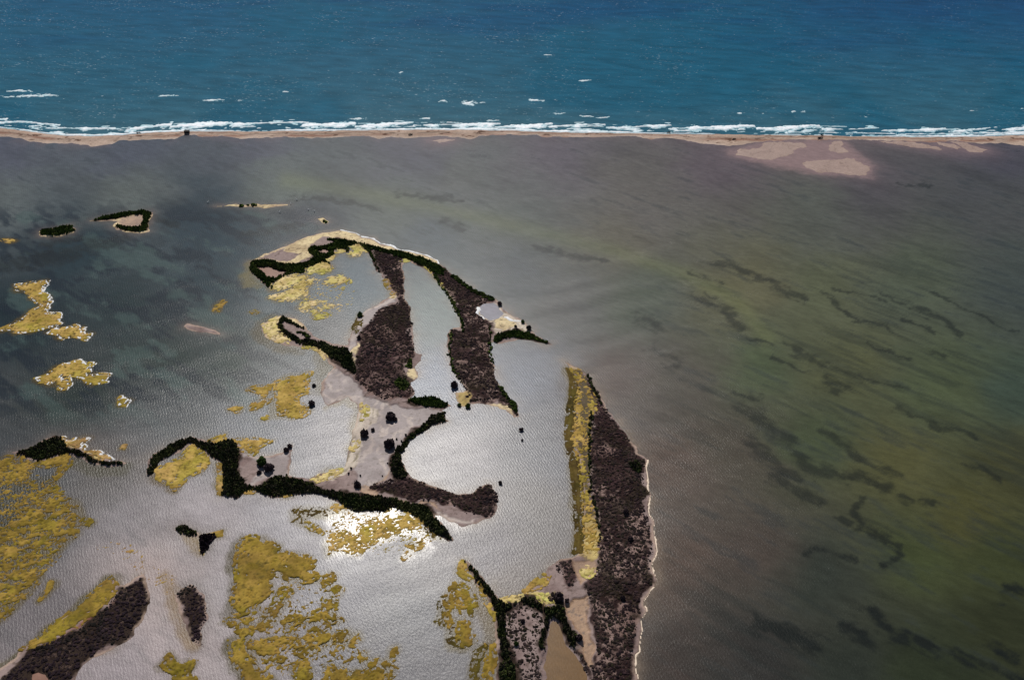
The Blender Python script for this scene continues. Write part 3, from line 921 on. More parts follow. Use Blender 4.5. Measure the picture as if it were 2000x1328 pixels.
GREEN = [(48, 62, 20), (66, 80, 28), (38, 48, 20), (76, 84, 36)]
DGREEN = [(46, 52, 26), (60, 66, 30), (58, 50, 40), (40, 46, 24), (70, 72, 40)]
PURP = [(42, 30, 32), (26, 19, 21), (58, 43, 41), (36, 33, 21), (48, 35, 37), (24, 18, 21)]
DPURP = [(30, 22, 27), (42, 31, 36), (26, 23, 20)]
GREY = [(56, 46, 42), (40, 31, 31), (40, 37, 26), (54, 42, 41)]
GK = dict(spacing=0.50, rad=(0.2, 0.68), hgt=(0.3, 1.1), dens=0.95, big=False, canopy=0.9, inset=1.1)
SK = dict(spacing=0.58, rad=(0.16, 0.75), hgt=(0.08, 0.55), dens=0.9, big=False)

thicket('mangrove_thicket', [G1], T_MAIN, palette=GREEN, label='dark green mangrove belt looping along the top of the hooked island', cat='mangroves', holes=POND_MAIN, **GK)
thicket('mangrove_thicket', [G2], T_MAIN, palette=DGREEN, label='dark mangrove belt along the yellow left spit of the hooked island', cat='mangroves', **GK)
thicket('mangrove_thicket', [G3], T_MAIN, palette=GREEN, label='green mangrove tongue pointing right at the mouth of the inner channel', cat='mangroves', **GK)
thicket('mangrove_thicket', [G4], T_MAIN, palette=DGREEN, label='mangrove belt between the grey mud flat and the rounded inner bay', cat='mangroves', **GK)
thicket('mangrove_thicket', [G5], T_MAIN, palette=DGREEN, label='long black-green mangrove belt along the southern shore of the hooked island', cat='mangroves', **GK)
thicket('mangrove_thicket', [G6], T_MAIN, palette=GREEN, label='green mangrove crescent on the right tip of the hooked island', cat='mangroves', **GK)
thicket('mangrove_thicket', [G7], T_R, palette=DGREEN, label='dark mangrove belt branching left at the foot of the long island', cat='mangroves', **GK)
thicket('mangrove_thicket', [G8], T_FL, palette=DGREEN, label='dark mangroves on the low island at the left edge', cat='mangroves', **GK)
thicket('mangrove_thicket', [I1], T_I1, palette=GREEN, label='green mangroves covering the leftmost far islet', cat='mangroves', **{**GK, 'inset': 2.2})
thicket('mangrove_thicket', [GI2], T_I2, palette=GREEN, label='green mangroves ringing the far loop-shaped islet', cat='mangroves', **GK)
thicket('mangrove_thicket', [[(458, 401), (480, 400), (505, 400), (512, 402), (500, 404), (475, 403)]], T_I3, palette=GREEN, label='low green mangroves on the thin sand strip islet', cat='mangroves', inset=0.1, spacing=1.4, rad=(0.8, 1.6), hgt=(0.8, 1.5), dens=0.95)
thicket('mangrove_thicket', [I4], T_I4, palette=GREEN, label='green mangroves on the tiny islet above the hooked island', cat='mangroves', inset=0.6, spacing=1.4, rad=(0.8, 1.6), hgt=(0.9, 1.8), dens=0.95)
thicket('mangrove_thicket', [LL3], T_LL3, palette=DGREEN, label='dark mangroves on the thin islet at lower left', cat='mangroves', **{**GK, 'inset': 0.1})
thicket('mangrove_thicket', [[(387, 1049), (400, 1042), (422, 1042), (414, 1057), (406, 1072), (397, 1086), (388, 1076)]], T_LL4, palette=DPURP, label='dark bushes covering the small pointed islet', cat='mangroves', **{**GK, 'inset': 0.1})
thicket('scrub', [S0], T_MAIN, palette=PURP, label='purple-brown scrub on the neck below the top mangrove belt', cat='scrub', thr=0.37, seed=1, **SK)
thicket('scrub', [S1], T_MAIN, palette=PURP, label='purple-brown scrub field in the centre of the hooked island', cat='scrub', thr=0.41, seed=2, **SK)
thicket('scrub', [S2], T_MAIN, palette=PURP, label='brown scrub on the rounded southeast lobe of the hooked island', cat='scrub', thr=0.36, seed=3, **SK)
thicket('scrub', [S3], T_MAIN, palette=PURP, label='purple-brown scrub on the right arm of the hooked island', cat='scrub', thr=0.41, seed=4, holes=[[(908, 680), (915, 676), (920, 684), (914, 690), (908, 687)]], **SK)
thicket('scrub', [S4, S6, S6B, S6C, S6D], T_R, palette=PURP + GREY, label='grey and purple scrub covering the long right island', cat='scrub', thr=0.40, seed=5, **SK)
thicket('scrub', [S5], T_R, palette=GREY, label='sparse grey scrub left of the brown pond at the bottom edge', cat='scrub', thr=0.49, seed=6, clump=4.0, **SK)
thicket('scrub', [S7], T_LL1, palette=DPURP, label='black-purple scrub on the bottom left corner island', cat='scrub', thr=0.36, seed=7, holes=POND_LL1, **SK)
thicket('scrub', [S8], T_LL2, palette=DPURP, label='black scrub on the small oval islet', cat='scrub', thr=0.15, seed=8, **SK)
# darker green fringes along scrub shores
FR = dict(spacing=0.52, rad=(0.2, 0.75), hgt=(0.35, 1.1), dens=0.85, big=False, canopy=0.6)


def band(line, w):
    L = np.array(line, float)
    d = np.gradient(L, axis=0)
    nrm = np.stack([-d[:, 1], d[:, 0]], -1)
    nrm /= np.maximum(np.linalg.norm(nrm, axis=1, keepdims=True), 1e-6)
    a = L + nrm * w / 2
    b = L - nrm * w / 2
    return [tuple(q) for q in a] + [tuple(q) for q in b[::-1]]


thicket('mangrove_thicket', [band([(880, 538), (895, 549), (912, 560), (930, 572), (950, 580), (965, 585)], 9), band([(846, 535), (862, 558), (876, 580), (886, 595), (896, 612), (904, 635), (905, 650)], 7),
                             band([(882, 650), (878, 670), (878, 695), (883, 715), (895, 735), (908, 755)], 6), band([(957, 640), (958, 670), (957, 690), (964, 712)], 6), band([(975, 755), (990, 775), (1005, 792), (1010, 808)], 9)],
        T_MAIN, palette=GREEN, label='green mangrove fringe edging the right arm of the hooked island', cat='mangroves', **FR)
thicket('mangrove_thicket', [band([(1146, 732), (1158, 755), (1166, 775), (1176, 790)], 7), band([(1158, 800), (1152, 830), (1150, 870), (1150, 920), (1156, 965), (1166, 1010), (1172, 1050), (1172, 1085)], 7), [(1225, 905), (1245, 900), (1258, 912), (1250, 925), (1232, 922)]],
        T_R, palette=DGREEN, label='dark green fringe between the yellow strip and the scrub of the long island', cat='mangroves', **FR)
thicket('mangrove_thicket', [[(575, 650), (590, 648), (608, 655), (610, 661), (595, 660)], [(790, 715), (802, 700), (808, 708), (808, 716), (800, 722)], [(770, 745), (790, 735), (800, 750), (790, 765), (775, 760)]], T_MAIN,
        palette=GREEN, label='scattered green clumps inside the scrub of the hooked island', cat='mangroves', **FR)

# ---- single bushes: trunk and crown
BUSHES = [
    (763, 812, 20, 'largest round dark bush on the grey mud flat'), (772, 818, 10, 'small bush touching the largest round bush on the mud flat'),
    (711, 846, 17, 'round dark bush at the left rim of the grey mud flat'), (728, 839, 8, 'tiny round bush just right of the left-rim bush'),
    (761, 865, 22, 'wide dark bush near the right shore of the grey mud flat'), (609, 787, 13, 'dark bush beside the big yellow mat left of the mud flat'),
    (613, 752, 8, 'small bush in the shallows above the big yellow mat'), (512, 900, 21, 'green bush on the small tidal flat, upper of the group'),
    (525, 912, 20, 'widest dark bush on the small tidal flat'), (508, 911, 7, 'tiny bush left of the widest bush on the tidal flat'), (506, 922, 9, 'lowest bush on the small tidal flat'),
    (698, 946, 16, 'ragged bush at the lower tip of the grey mud flat'), (887, 751, 16, 'lone bush standing in the inner channel water'),
    (566, 870, 10, 'upper bush of the spit at the tidal flat mouth'), (559, 878, 11, 'lower bush of the spit at the tidal flat mouth'),
    (897, 790, 8, 'left small green bush at the foot of the right arm'), (914, 792, 11, 'right green bush at the foot of the right arm'),
    (831, 773, 5, 'tiny bush above the green tongue'), (810, 778, 6, 'tiny bush left of the green tongue'), (1018, 838, 9, 'upper of two lone bushes in open water right of the bay'),
    (1020, 859, 6, 'lower of two lone bushes in open water right of the bay'), (977, 942, 8, 'lone bush on the spit right of the rounded bay'),
    (976, 593, 10, 'bush on the outer shore beside the white lagoon'), (1021, 628, 8, 'bush on the outer shore above the green crescent'), (1033, 640, 11, 'bush on the outer shore nearest the crescent tip'),
    (1007, 637, 7, 'small bush on the yellow flat above the crescent'), (1009, 646, 9, 'round bush rising from the top of the crescent'),
    (703, 614, 11, 'green bush at the head of the curved inner beach'), (701, 660, 9, 'dark bush on the curved inner beach'),
    (1107, 1174, 10, 'small bush on the tan flat of the long island'), (1091, 1166, 20, 'round dark bush beside the pale patch on the long island'), (1131, 1246, 14, 'round bush at the narrow waist of the tan flat'),
    (766, 893, 4, 'topmost tiny bush on the tan right shore of the mud flat'), (757, 904, 4, 'middle tiny bush on the tan right shore of the mud flat'), (747, 929, 4, 'lowest tiny bush on the tan right shore of the mud flat'),
    (775, 857, 5, 'tiny bush right of the wide mud flat bush'), (784, 861, 5, 'second tiny bush right of the wide mud flat bush'), (793, 849, 6, 'tiny bush on the shore below the mangrove belt tip'),
    (686, 915, 6, 'tiny bush on the pale stripes of the mud flat'), (681, 925, 6, 'tiny bush low on the pale stripes of the mud flat'), (704, 928, 5, 'tiny bush just above the ragged bush'),
    (1222, 1000, 12, 'tall dark bush in the middle of the long island'), (1216, 1168, 11, 'dark bush near the right shore of the long island'), (1231, 1053, 11, 'black bush near the upper right shore of the long island'),
    (1021, 1213, 9, 'dark bush inside the sparse grey scrub'), (1008, 1257, 10, 'green bush low inside the sparse grey scrub'),
]


def ground_z(x, y):
    z = 0.0
    for t in TERRAIN:
        X0, Y0, r, Z = t
        if X0 < x < X0 + r * Z.shape[1] and Y0 < y < Y0 + r * Z.shape[0]:
            z = max(z, float(sample(t, np.array([x]), np.array([y]))[0]))
    return z


for u, v, w, lab in BUSHES:
    x, y = at(u, v + w * 0.3)
    z = ground_z(x, y)
    s = w * math.hypot(math.hypot(x, y), CAM_H) / FPX
    t = thing('bush', (x, y, z), lab, 'bush', 'single bushes standing apart')
    n = 9 if w > 7 else 4
    k = np.arange(n)
    a = k * 2.4 + rng.random()
    rr = np.sqrt((k + 0.3) / n) * s * 0.33
    pos = np.stack([rr * np.cos(a), rr * np.sin(a), 0.08 * s + rng.random(n) * 0.12 * s], -1)
    rad = s * (0.26 - 0.06 * k / n) * (0.85 + 0.3 * rng.random(n))
    hgt = s * (0.62 - 0.25 * k / n) * (0.85 + 0.3 * rng.random(n))
    g = 'green' in lab
    cc = np.array([lin((40, 56, 18) if g else (48, 38, 40))] * n) * (0.8 + 0.4 * rng.random((n, 1)))
    link('crown', merge_bushes('crown', pos, rad, hgt, cc, w > 7), M_LEAF, t)
    bm = bmesh.new()
    for q in range(3):
        aa = q * 2.1 + rng.random()
        r0 = bmesh.ops.create_cone(bm, cap_ends=True, segments=7, radius1=0.05 * s + 0.02, radius2=0.02 * s, depth=0.4 * s)
        for vv in r0['verts']:
            f = vv.co.z / (0.4 * s) + 0.5
            vv.co.x += 0.14 * s * f * math.cos(aa)
            vv.co.y += 0.14 * s * f * math.sin(aa)
            vv.co.z += 0.16 * s
    me = bpy.data.meshes.new('trunk')
    bm.to_mesh(me)
    bm.free()
    link('trunk', me, M_BARK, t)

# ------------------------------------------------------------------ floating algal mats
MATCOL = {'pale': ((214, 194, 136), (190, 168, 106)), 'mustard': ((184, 154, 84), (158, 130, 66)), 'dark': ((150, 124, 54), (122, 100, 42)), 'tan': ((180, 150, 92), (150, 120, 72)), 'brown': ((96, 80, 38), (72, 58, 28))}
WIND = math.radians(22)
MATW = []


def mat_field(polys, res, ragged, hole, hs, seed):
    PW = [W(p) for p in polys]
    if hole < 0.5:
        MATW.extend(PW)
    allp = np.concatenate(PW)
    x0, y0 = allp.min(0) - 2.5
    x1, y1 = allp.max(0) + 2.5
    r = res or max(0.3, min(0.7, 0.62 * px_size((y0 + y1) / 2)))
    X, Y = np.meshgrid(np.arange(x0, x1, r), np.arange(y0, y1, r))
    Xw, Yw = warp(X, Y, 0.6 * ragged, 3.5, seed)
    Xw, Yw = warp(Xw, Yw, 0.28 * ragged, 1.1, seed + 1)
    d = np.full(X.shape, -12.0)
    for p in PW:
        d = np.maximum(d, sdist(p, Xw, Yw, 6))
    d = d + ragged * (fbm(X, Y, 1.4, 3, seed + 4) - 0.5) * 2.0 + 0.12
    d0 = d
    if hole > 0:
        c, s = math.cos(WIND), math.sin(WIND)
        A = (X * c + Y * s) / 1.9
        B = -X * s + Y * c
        hn = 0.5 * fbm(A, B, hs, 4, seed + 9, 0.62) + 0.5 * fbm(X, Y, hs * 0.55, 3, seed + 13)
        q = np.quantile(hn, hole)
        edge = 0.05 * np.clip(1 - d / 2.0, 0, 1) * min(1.0, hole * 3)
        d = np.minimum(d, (hn - q - edge) * hs * 2.6 + 0.1)
    return X, Y, d, r, d0


def algal_mat(polys, label, style='mustard', hole=0.0, hs=2.0, ragged=1.0, h=0.26, foam=False, res=None, name='algal_mat', cat='algal mat', group=None, kind=None, seed=None):
    if isinstance(polys[0][0], (int, float)):
        polys = [polys]
    seed = seed if seed is not None else int(abs(polys[0][0][0] * 3 + polys[0][0][1])) % 211
    X, Y, d, r, d0 = mat_field(polys, res, ragged, hole, hs, seed)
    Z = np.where(d > 0, h * (1 - np.exp(-d / 0.22)), d * 0.9) + np.where(d > 0.2, (fbm(X, Y, 0.8, 3, 3) - 0.5) * 0.06 * np.clip(d, 0, 1), 0)
    Z = np.maximum(Z, -0.3)
    for t in TERRAIN[:12]:                      # where a mat lies on a shore it drapes over the sand
        X0, Y0, rr, ZZ = t
        if X.max() > X0 and X.min() < X0 + rr * ZZ.shape[1] and Y.max() > Y0 and Y.min() < Y0 + rr * ZZ.shape[0]:
            g = sample(t, X.ravel(), Y.ravel()).reshape(X.shape)
            Z = np.where((g > 0) & (d > -0.2), Z + g * np.clip((d + 0.2) * 3, 0, 1), Z)
    a, b = (lin(c) for c in MATCOL[style])
    t = sstep(0.35, 0.65, fbm(X, Y, 7, 5, seed + 2))
    col = mix(a, b, t)
    col = mix(col, col * np.array([0.80, 0.84, 0.62]), sstep(0.52, 0.66, fbm(X, Y, 3.0, 4, seed + 5)) * 0.8)
    col = mix(col, col * np.array([1.12, 1.08, 1.35]), sstep(0.5, 0.7, fbm(X, Y, 4.5, 4, seed + 15)) * 0.8)
    col = mix(col, col * np.array([0.80, 0.92, 0.60]), sstep(0.52, 0.7, fbm(X, Y, 10, 3, seed + 17)) * 0.8)
    col = mix(col, lin((96, 82, 40)), sstep(0.60, 0.70, fbm(X, Y, 1.1, 4, seed + 6)) * 0.7)
    col = mix(col, col * np.array([0.55, 0.48, 0.40]), np.clip(1 - d / 0.45, 0, 1) * 0.6)
    me = grid_mesh(name, X, Y, Z, col, Z > -0.12)
    if me is None:
        return None
    c0 = recentre(me)
    o = link(name, me, M_ALGAE)
    o.location = c0
    tag(o, label, cat, group, kind)
    if foam:
        # small waves break white along the windward (right and upper right) edge
        sx, sy = max(1, int(round(0.6 / r))), max(1, int(round(0.3 / r)))
        sh = np.full(d.shape, -6.0)
        sh[sy:, sx:] = d0[:d.shape[0] - sy, :d.shape[1] - sx]
        f = np.minimum(sh, -d0 + 0.12) + (fbm(X, Y, 2.2, 3, 9) - 0.50) * 0.7
        Zf = np.where(f > 0, 0.10 * (1 - np.exp(-f / 0.15)) + 0.03, f * 0.6)
        mf = grid_mesh('foam_line', X, Y, np.maximum(Zf, -0.2), np.full(X.shape + (3,), 0.62), Zf > -0.05)
        if mf is not None:
            co = np.empty(len(mf.vertices) * 3, np.float32)
            mf.vertices.foreach_get('co', co)
            co = co.reshape(-1, 3) - np.array(c0, np.float32)
            mf.vertices.foreach_set('co', co.ravel())
            tag(link('foam_line', mf, M_FOAM, o), None, None, None, 'stuff')
    return o


A = algal_mat
# open water, left
A([(28, 556), (55, 553), (80, 550), (93, 548), (85, 562), (78, 575), (90, 573), (95, 582), (99, 587), (94, 600), (88, 610), (100, 612), (115, 611), (117, 620), (112, 630), (118, 632), (105, 637), (85, 643), (60, 648), (30, 651), (18, 645), (0, 645), (5, 640), (25, 632), (40, 625), (60, 608), (80, 598), (75, 592), (62, 586), (55, 575), (45, 568), (32, 568)],
  'tall hourglass-shaped yellow algal mat at the left edge', 'mustard', 0.06, 1.4, 0.8, foam=True)
A([(93, 650), (105, 643), (130, 641), (147, 636), (155, 643), (165, 641), (158, 652), (176, 653), (168, 665), (155, 660), (135, 658), (118, 663), (110, 655)], 'flat yellow mat just below the hourglass mat', 'mustard', 0.04, 1.4, 0.8, foam=True)
A([[(68, 740), (85, 735), (110, 718), (130, 710), (152, 703), (158, 708), (183, 711), (174, 720), (172, 735), (185, 732), (203, 730), (212, 732), (203, 742), (205, 747), (180, 752), (172, 750), (160, 740), (140, 735), (120, 733), (110, 745), (95, 750), (80, 748)], [(113, 748), (120, 742), (135, 741), (138, 748), (128, 760), (118, 760)]],
  'arched yellow mat with two legs in the left open water', 'mustard', 0.05, 1.4, 0.8, foam=True)
A([(230, 778), (235, 774), (240, 780), (252, 782), (243, 793), (233, 792)], 'small notched yellow mat alone below the arched mat', 'mustard', 0, 1, 0.6, foam=True)
A([(418, 607), (422, 598), (435, 588), (441, 590), (430, 598), (430, 608)], 'tiny hooked yellow mat above the bare mud bank', 'mustard', 0.1, 1.0, 0.7)
A([(490, 609), (497, 606), (504, 610), (496, 613)], 'tiny yellow mat in open water left of the inner bay', 'mustard', 0, 1, 0.6)
A([(0, 468), (15, 467), (30, 471), (20, 474), (5, 471)], 'tiny yellow mat at the left edge beside the far islets', 'mustard', 0, 1, 0.6)
A([(240, 870), (246, 869), (244, 876), (238, 875)], 'tiny yellow mat above the tail of the left mangrove island', 'tan', 0, 1, 0.5)
# inner bay of the hooked island
A([(596, 530), (600, 523), (625, 511), (645, 518), (650, 525), (642, 532), (628, 535), (615, 530), (608, 535)], 'pale yellow mat against the mangroves at the top of the inner bay', 'pale', 0.04, 1.5, 0.8)
A([(528, 560), (540, 550), (553, 540), (575, 538), (598, 537), (600, 543), (585, 552), (562, 562), (545, 567), (532, 568)], 'long pale mat below the tan pond of the hooked island', 'pale', 0.05, 1.5, 0.8)
A([(523, 581), (545, 574), (562, 568), (575, 560), (592, 548), (606, 543), (615, 548), (605, 557), (597, 565), (600, 574), (588, 582), (575, 589), (560, 588), (535, 586)], 'large holed pale mat at the mouth of the inner bay', 'pale', 0.12, 1.3, 0.9)
A([(630, 555), (640, 543), (665, 537), (678, 545), (675, 550), (655, 557), (640, 556)], 'pale mat alone in the middle of the inner bay', 'pale', 0.06, 1.3, 1.0)
A([(585, 605), (590, 592), (600, 582), (605, 588), (625, 587), (630, 590), (612, 597), (600, 607), (592, 608)], 'holed pale mat in the lower inner bay', 'pale', 0.10, 1.2, 0.9)
A([(607, 608), (622, 602), (626, 606), (612, 611)], 'small pale mat directly below the holed mat of the inner bay', 'pale', 0, 1, 0.7)
A([(610, 620), (615, 613), (630, 611), (645, 616), (635, 621), (618, 624)], 'lowest pale mat in the inner bay', 'pale', 0, 1, 0.7)
A([(633, 598), (645, 594), (652, 597), (640, 602)], 'small pale mat right of the holed mat in the inner bay', 'pale', 0.1, 1, 0.7)
A([(678, 552), (682, 547), (685, 552), (680, 556)], 'tiny pale mat right of the middle mat in the inner bay', 'pale', 0, 1, 0.5)
A([(656, 496), (658, 486), (672, 485), (674, 492), (662, 494)], 'pale patch in the notch of the top mangrove belt', 'pale', 0, 1.3, 0.6)
A([(680, 482), (690, 474), (700, 477), (712, 484), (719, 492), (703, 493), (700, 500), (688, 502), (678, 497), (690, 490)], 'pale branching mat under the top beach', 'pale', 0.05, 1.3, 0.8)
A([(637, 512), (640, 505), (652, 499), (646, 508)], 'narrow pale mat hugging the mangrove spur', 'pale', 0, 1, 0.6)
A([(514, 634), (530, 624), (542, 619), (544, 640), (552, 655), (566, 665), (563, 670), (540, 668), (527, 660), (518, 648)], 'yellow mat covering the tip of the left spit', 'pale', 0.05, 1.4, 0.8)
A(band([(592, 678), (612, 678), (626, 687), (636, 700)], 5), 'thin yellow strip under the left spit mangroves', 'pale', 0, 1, 0.6)
A(band([(752, 546), (760, 560), (768, 572), (762, 580)], 7), 'olive strip along the right shore of the inner bay', 'tan', 0.1, 1, 0.9)
A(band([(704, 616), (700, 632), (692, 648)], 8), 'olive strip below the bush at the inner beach', 'brown', 0.12, 1, 0.9)
A([(783, 510), (790, 506), (798, 510), (790, 512)], 'small yellow patch at the head of the inner channel', 'pale', 0, 1, 0.4)
A(band([(830, 518), (842, 530), (856, 546), (866, 560)], 3.5), 'thin yellow strip along the right bank of the inner channel', 'pale', 0.1, 1, 0.5)
# west of the mud flat
A([(540, 745), (555, 740), (575, 735), (590, 735), (600, 728), (612, 727), (600, 745), (602, 768), (590, 770), (578, 778), (590, 790), (602, 795), (605, 805), (590, 815), (570, 818), (560, 812), (542, 811), (545, 800), (538, 780), (538, 760)], 'big lemon-yellow mat left of the grey mud flat', 'mustard', 0.05, 1.4, 0.8)
A([(482, 763), (495, 754), (520, 752), (533, 752), (525, 765), (513, 776), (508, 770), (495, 765)], 'boomerang-shaped yellow mat left of the big lemon mat', 'mustard', 0.03, 1.3, 0.7)
A([(488, 800), (492, 790), (510, 782), (530, 780), (515, 793), (500, 800)], 'narrow yellow mat below the boomerang mat', 'mustard', 0.05, 1.3, 0.8)
A([(447, 799), (460, 796), (471, 797), (462, 804)], 'tiny yellow mat trailing left of the narrow mat', 'mustard', 0, 1, 0.6)
A([(513, 817), (520, 812), (524, 816), (517, 819)], 'tiny yellow mat below left of the big lemon mat', 'mustard', 0, 1, 0.5)
A([(705, 787), (718, 795), (721, 805), (712, 818), (706, 822), (707, 805)], 'pale crescent mat on the left rim of the mud flat', 'pale', 0, 1, 0.5)
A([(683, 877), (690, 865), (700, 858), (701, 868), (690, 882)], 'small pale mat on the striped left shore of the mud flat', 'pale', 0.08, 1, 0.7)
A([(608, 938), (640, 921), (668, 916), (664, 926), (640, 936), (620, 943)], 'cream strip above the southern mangrove belt', 'pale', 0.05, 1.2, 0.6)
A([(408, 861), (425, 854), (438, 849), (439, 862), (425, 866)], 'small mustard mat on top of the southern mangrove loop', 'mustard', 0, 1, 0.5)
A([(455, 858), (500, 857), (531, 861), (510, 872), (500, 885), (490, 890), (475, 882)], 'fan-shaped mustard mat right of the southern mangrove loop', 'mustard', 0.06, 1.3, 0.7)
A([(303, 920), (312, 912), (330, 905), (350, 895), (360, 882), (375, 870), (388, 875), (402, 890), (408, 903), (395, 918), (365, 935), (355, 945), (340, 957), (325, 945), (308, 935)], 'mustard mat filling the crook of the southern mangrove loop', 'mustard', 0.05, 1.4, 0.7)
A(band([(430, 905), (431, 930), (430, 965)], 8), 'brown strip along the left flank of the southern belt', 'tan', 0.05, 1.2, 0.5)
A([(480, 962), (490, 956), (500, 957), (496, 961), (486, 963)], 'small mustard patch under the southern belt, left one', 'mustard', 0, 1, 0.5)
A([(545, 968), (558, 964), (568, 966), (556, 970)], 'small mustard patch under the southern belt, right one', 'mustard', 0, 1, 0.5)
A([(648, 992), (655, 986), (668, 985), (678, 994), (662, 1001)], 'mustard patch tucked against the southern belt beside the glare', 'mustard', 0.04, 1.2, 0.6)
# the glare
A([(640, 1055), (650, 1045), (670, 1040), (700, 1045), (710, 1025), (720, 1018), (740, 1013), (765, 1015), (790, 1003), (805, 1003), (820, 1015), (835, 1025), (815, 1030), (790, 1035), (765, 1045), (740, 1055), (715, 1070), (700, 1085), (680, 1078), (665, 1072), (645, 1082), (640, 1070)],
  'mustard mat riddled with holes in the white sun glare', 'mustard', 0.16, 1.2, 1.0)
A([(598, 1020), (612, 1024), (632, 1042), (615, 1039), (600, 1030)], 'mustard mat left of the glare mat', 'mustard', 0.1, 1.2, 0.8)
A([(570, 1000), (585, 992), (600, 990), (630, 992), (655, 1000), (640, 1006), (610, 1004), (596, 1012), (588, 1024), (572, 1018)], 'brown drowned weed left of the glare', 'brown', 0.42, 1.4, 1.0, h=0.12)
A([(794, 1064), (800, 1061), (806, 1064), (798, 1068)], 'tiny mat upper in the glare right of the mustard mat', 'mustard', 0, 1, 0.5)
A([(806, 1068), (818, 1060), (828, 1058), (822, 1070), (812, 1074)], 'small broken mat right of the glare', 'mustard', 0.15, 1, 0.7)
A([(786, 1088), (796, 1079), (800, 1082), (790, 1092)], 'small slanting mat below the glare', 'mustard', 0.1, 1, 0.6)
A([(830, 1030), (850, 1038), (872, 1052), (862, 1054), (840, 1046)], 'brown weed fringe below the mangrove tail in the glare', 'brown', 0.3, 1.2, 0.8, h=0.12)
# big broken field at the bottom
A([(460, 1072), (470, 1055), (490, 1047), (510, 1050), (522, 1060), (545, 1065), (548, 1075), (570, 1082), (590, 1082), (610, 1088), (615, 1095), (610, 1110), (605, 1115), (622, 1120), (620, 1130), (600, 1137), (592, 1140), (580, 1130), (565, 1132), (545, 1122), (530, 1115), (528, 1128), (530, 1140), (528, 1155), (510, 1170), (500, 1185), (490, 1190), (478, 1200), (458, 1199), (455, 1175), (458, 1150), (462, 1125), (460, 1100)],
  'largest mustard mat, a broad boot shape at the bottom middle', 'dark', 0.04, 1.3, 0.9, h=0.36)
A([(552, 1215), (565, 1205), (590, 1202), (610, 1200), (625, 1190), (640, 1197), (665, 1205), (670, 1212), (650, 1216), (630, 1210), (605, 1213), (585, 1213), (560, 1222)], 'upper long mustard strip of the broken field', 'dark', 0.03, 1.2, 1.0, h=0.36)
A([(446, 1253), (465, 1247), (475, 1235), (485, 1222), (494, 1225), (488, 1240), (478, 1252), (474, 1268), (490, 1290), (500, 1305), (512, 1315), (530, 1318), (530, 1345), (478, 1345), (473, 1315), (458, 1295), (450, 1275)], 'curved mustard arm on the left side of the broken field', 'dark', 0.03, 1.2, 0.9, h=0.36)
A([(483, 1258), (500, 1252), (530, 1250), (555, 1243), (570, 1239), (578, 1250), (573, 1262), (562, 1267), (555, 1260), (540, 1275), (535, 1288), (520, 1288), (505, 1287), (492, 1276)], 'wide crumbling mustard mat in the middle of the broken field', 'dark', 0.10, 1.1, 1.0, h=0.36)
A([(576, 1263), (588, 1252), (605, 1246), (606, 1232), (618, 1228), (622, 1240), (652, 1239), (652, 1248), (636, 1255), (630, 1262), (620, 1271), (612, 1258), (595, 1262)], 'ragged mustard mat right of the crumbling mat', 'dark', 0.07, 1.1, 1.0, h=0.36)
A([(655, 1243), (665, 1236), (675, 1231), (679, 1245), (672, 1252), (662, 1252)], 'round mustard mat at the right side of the broken field', 'dark', 0.03, 1.1, 0.7, h=0.36)
A([(578, 1300), (584, 1300), (587, 1294), (601, 1295), (602, 1304), (610, 1308), (600, 1325), (588, 1330), (576, 1318)], 'lobed mustard mat in the lower broken field', 'dark', 0.05, 1.1, 0.8, h=0.36)
A([(640, 1310), (643, 1300), (650, 1301), (652, 1308), (672, 1306), (677, 1320), (668, 1332), (640, 1332)], 'mustard mat at the bottom edge, left of the cobbled one', 'dark', 0.06, 1.1, 0.8, h=0.36)
A([(682, 1320), (700, 1310), (725, 1303), (750, 1310), (756, 1325), (745, 1342), (690, 1342)], 'cobbled mustard mat at the bottom edge', 'dark', 0.12, 0.9, 0.9, h=0.36)
A([(763, 1318), (768, 1302), (775, 1306), (768, 1320), (762, 1326)], 'small leaf-shaped mat right of the cobbled mat', 'dark', 0, 1, 0.5, h=0.3)
A([(543, 1160), (550, 1150), (562, 1149), (570, 1155), (562, 1168), (553, 1174)], 'round speckled mat right of the boot-shaped mat', 'dark', 0.12, 0.9, 0.8, h=0.3)
A([(632, 1180), (640, 1172), (655, 1176), (656, 1190), (642, 1195), (631, 1192)], 'square mustard mat above the upper strip', 'dark', 0.08, 1, 0.8, h=0.3)
A([(627, 1133), (640, 1123), (650, 1118), (656, 1122), (652, 1132), (640, 1140), (632, 1143)], 'mustard mat pointing up toward the glare', 'dark', 0.08, 1, 0.8, h=0.3)
A([(649, 1152), (658, 1144), (669, 1150), (666, 1157), (658, 1163)], 'small round mat below the pointing mat', 'dark', 0.05, 1, 0.6, h=0.3)
A([(512, 1200), (520, 1190), (535, 1188), (548, 1183), (552, 1180), (540, 1196), (525, 1203), (514, 1206)], 'shaggy mustard mat under the boot-shaped mat', 'dark', 0.12, 1, 0.9, h=0.3)
A([(508, 1222), (516, 1212), (530, 1212), (538, 1207), (532, 1220), (520, 1230), (504, 1228)], 'mustard mat between the boot mat and the curved arm', 'dark', 0.06, 1, 0.8, h=0.3)
A([(462, 1232), (468, 1220), (480, 1212), (488, 1210), (476, 1222), (466, 1236)], 'slim mustard sliver above the curved arm', 'dark', 0, 1, 0.6, h=0.3)
A([(439, 1216), (446, 1208), (460, 1216), (452, 1223)], 'small mustard mat at the left end of the broken field', 'dark', 0, 1, 0.6, h=0.3)
A([(585, 1277), (586, 1270), (594, 1267), (607, 1267), (602, 1274), (592, 1281)], 'comma-shaped mat below the ragged mat', 'dark', 0, 1, 0.5, h=0.3)
A([(544, 1284), (552, 1284), (556, 1286), (550, 1293), (544, 1290)], 'small round mat right of the crumbling mat', 'dark', 0, 1, 0.5, h=0.3)
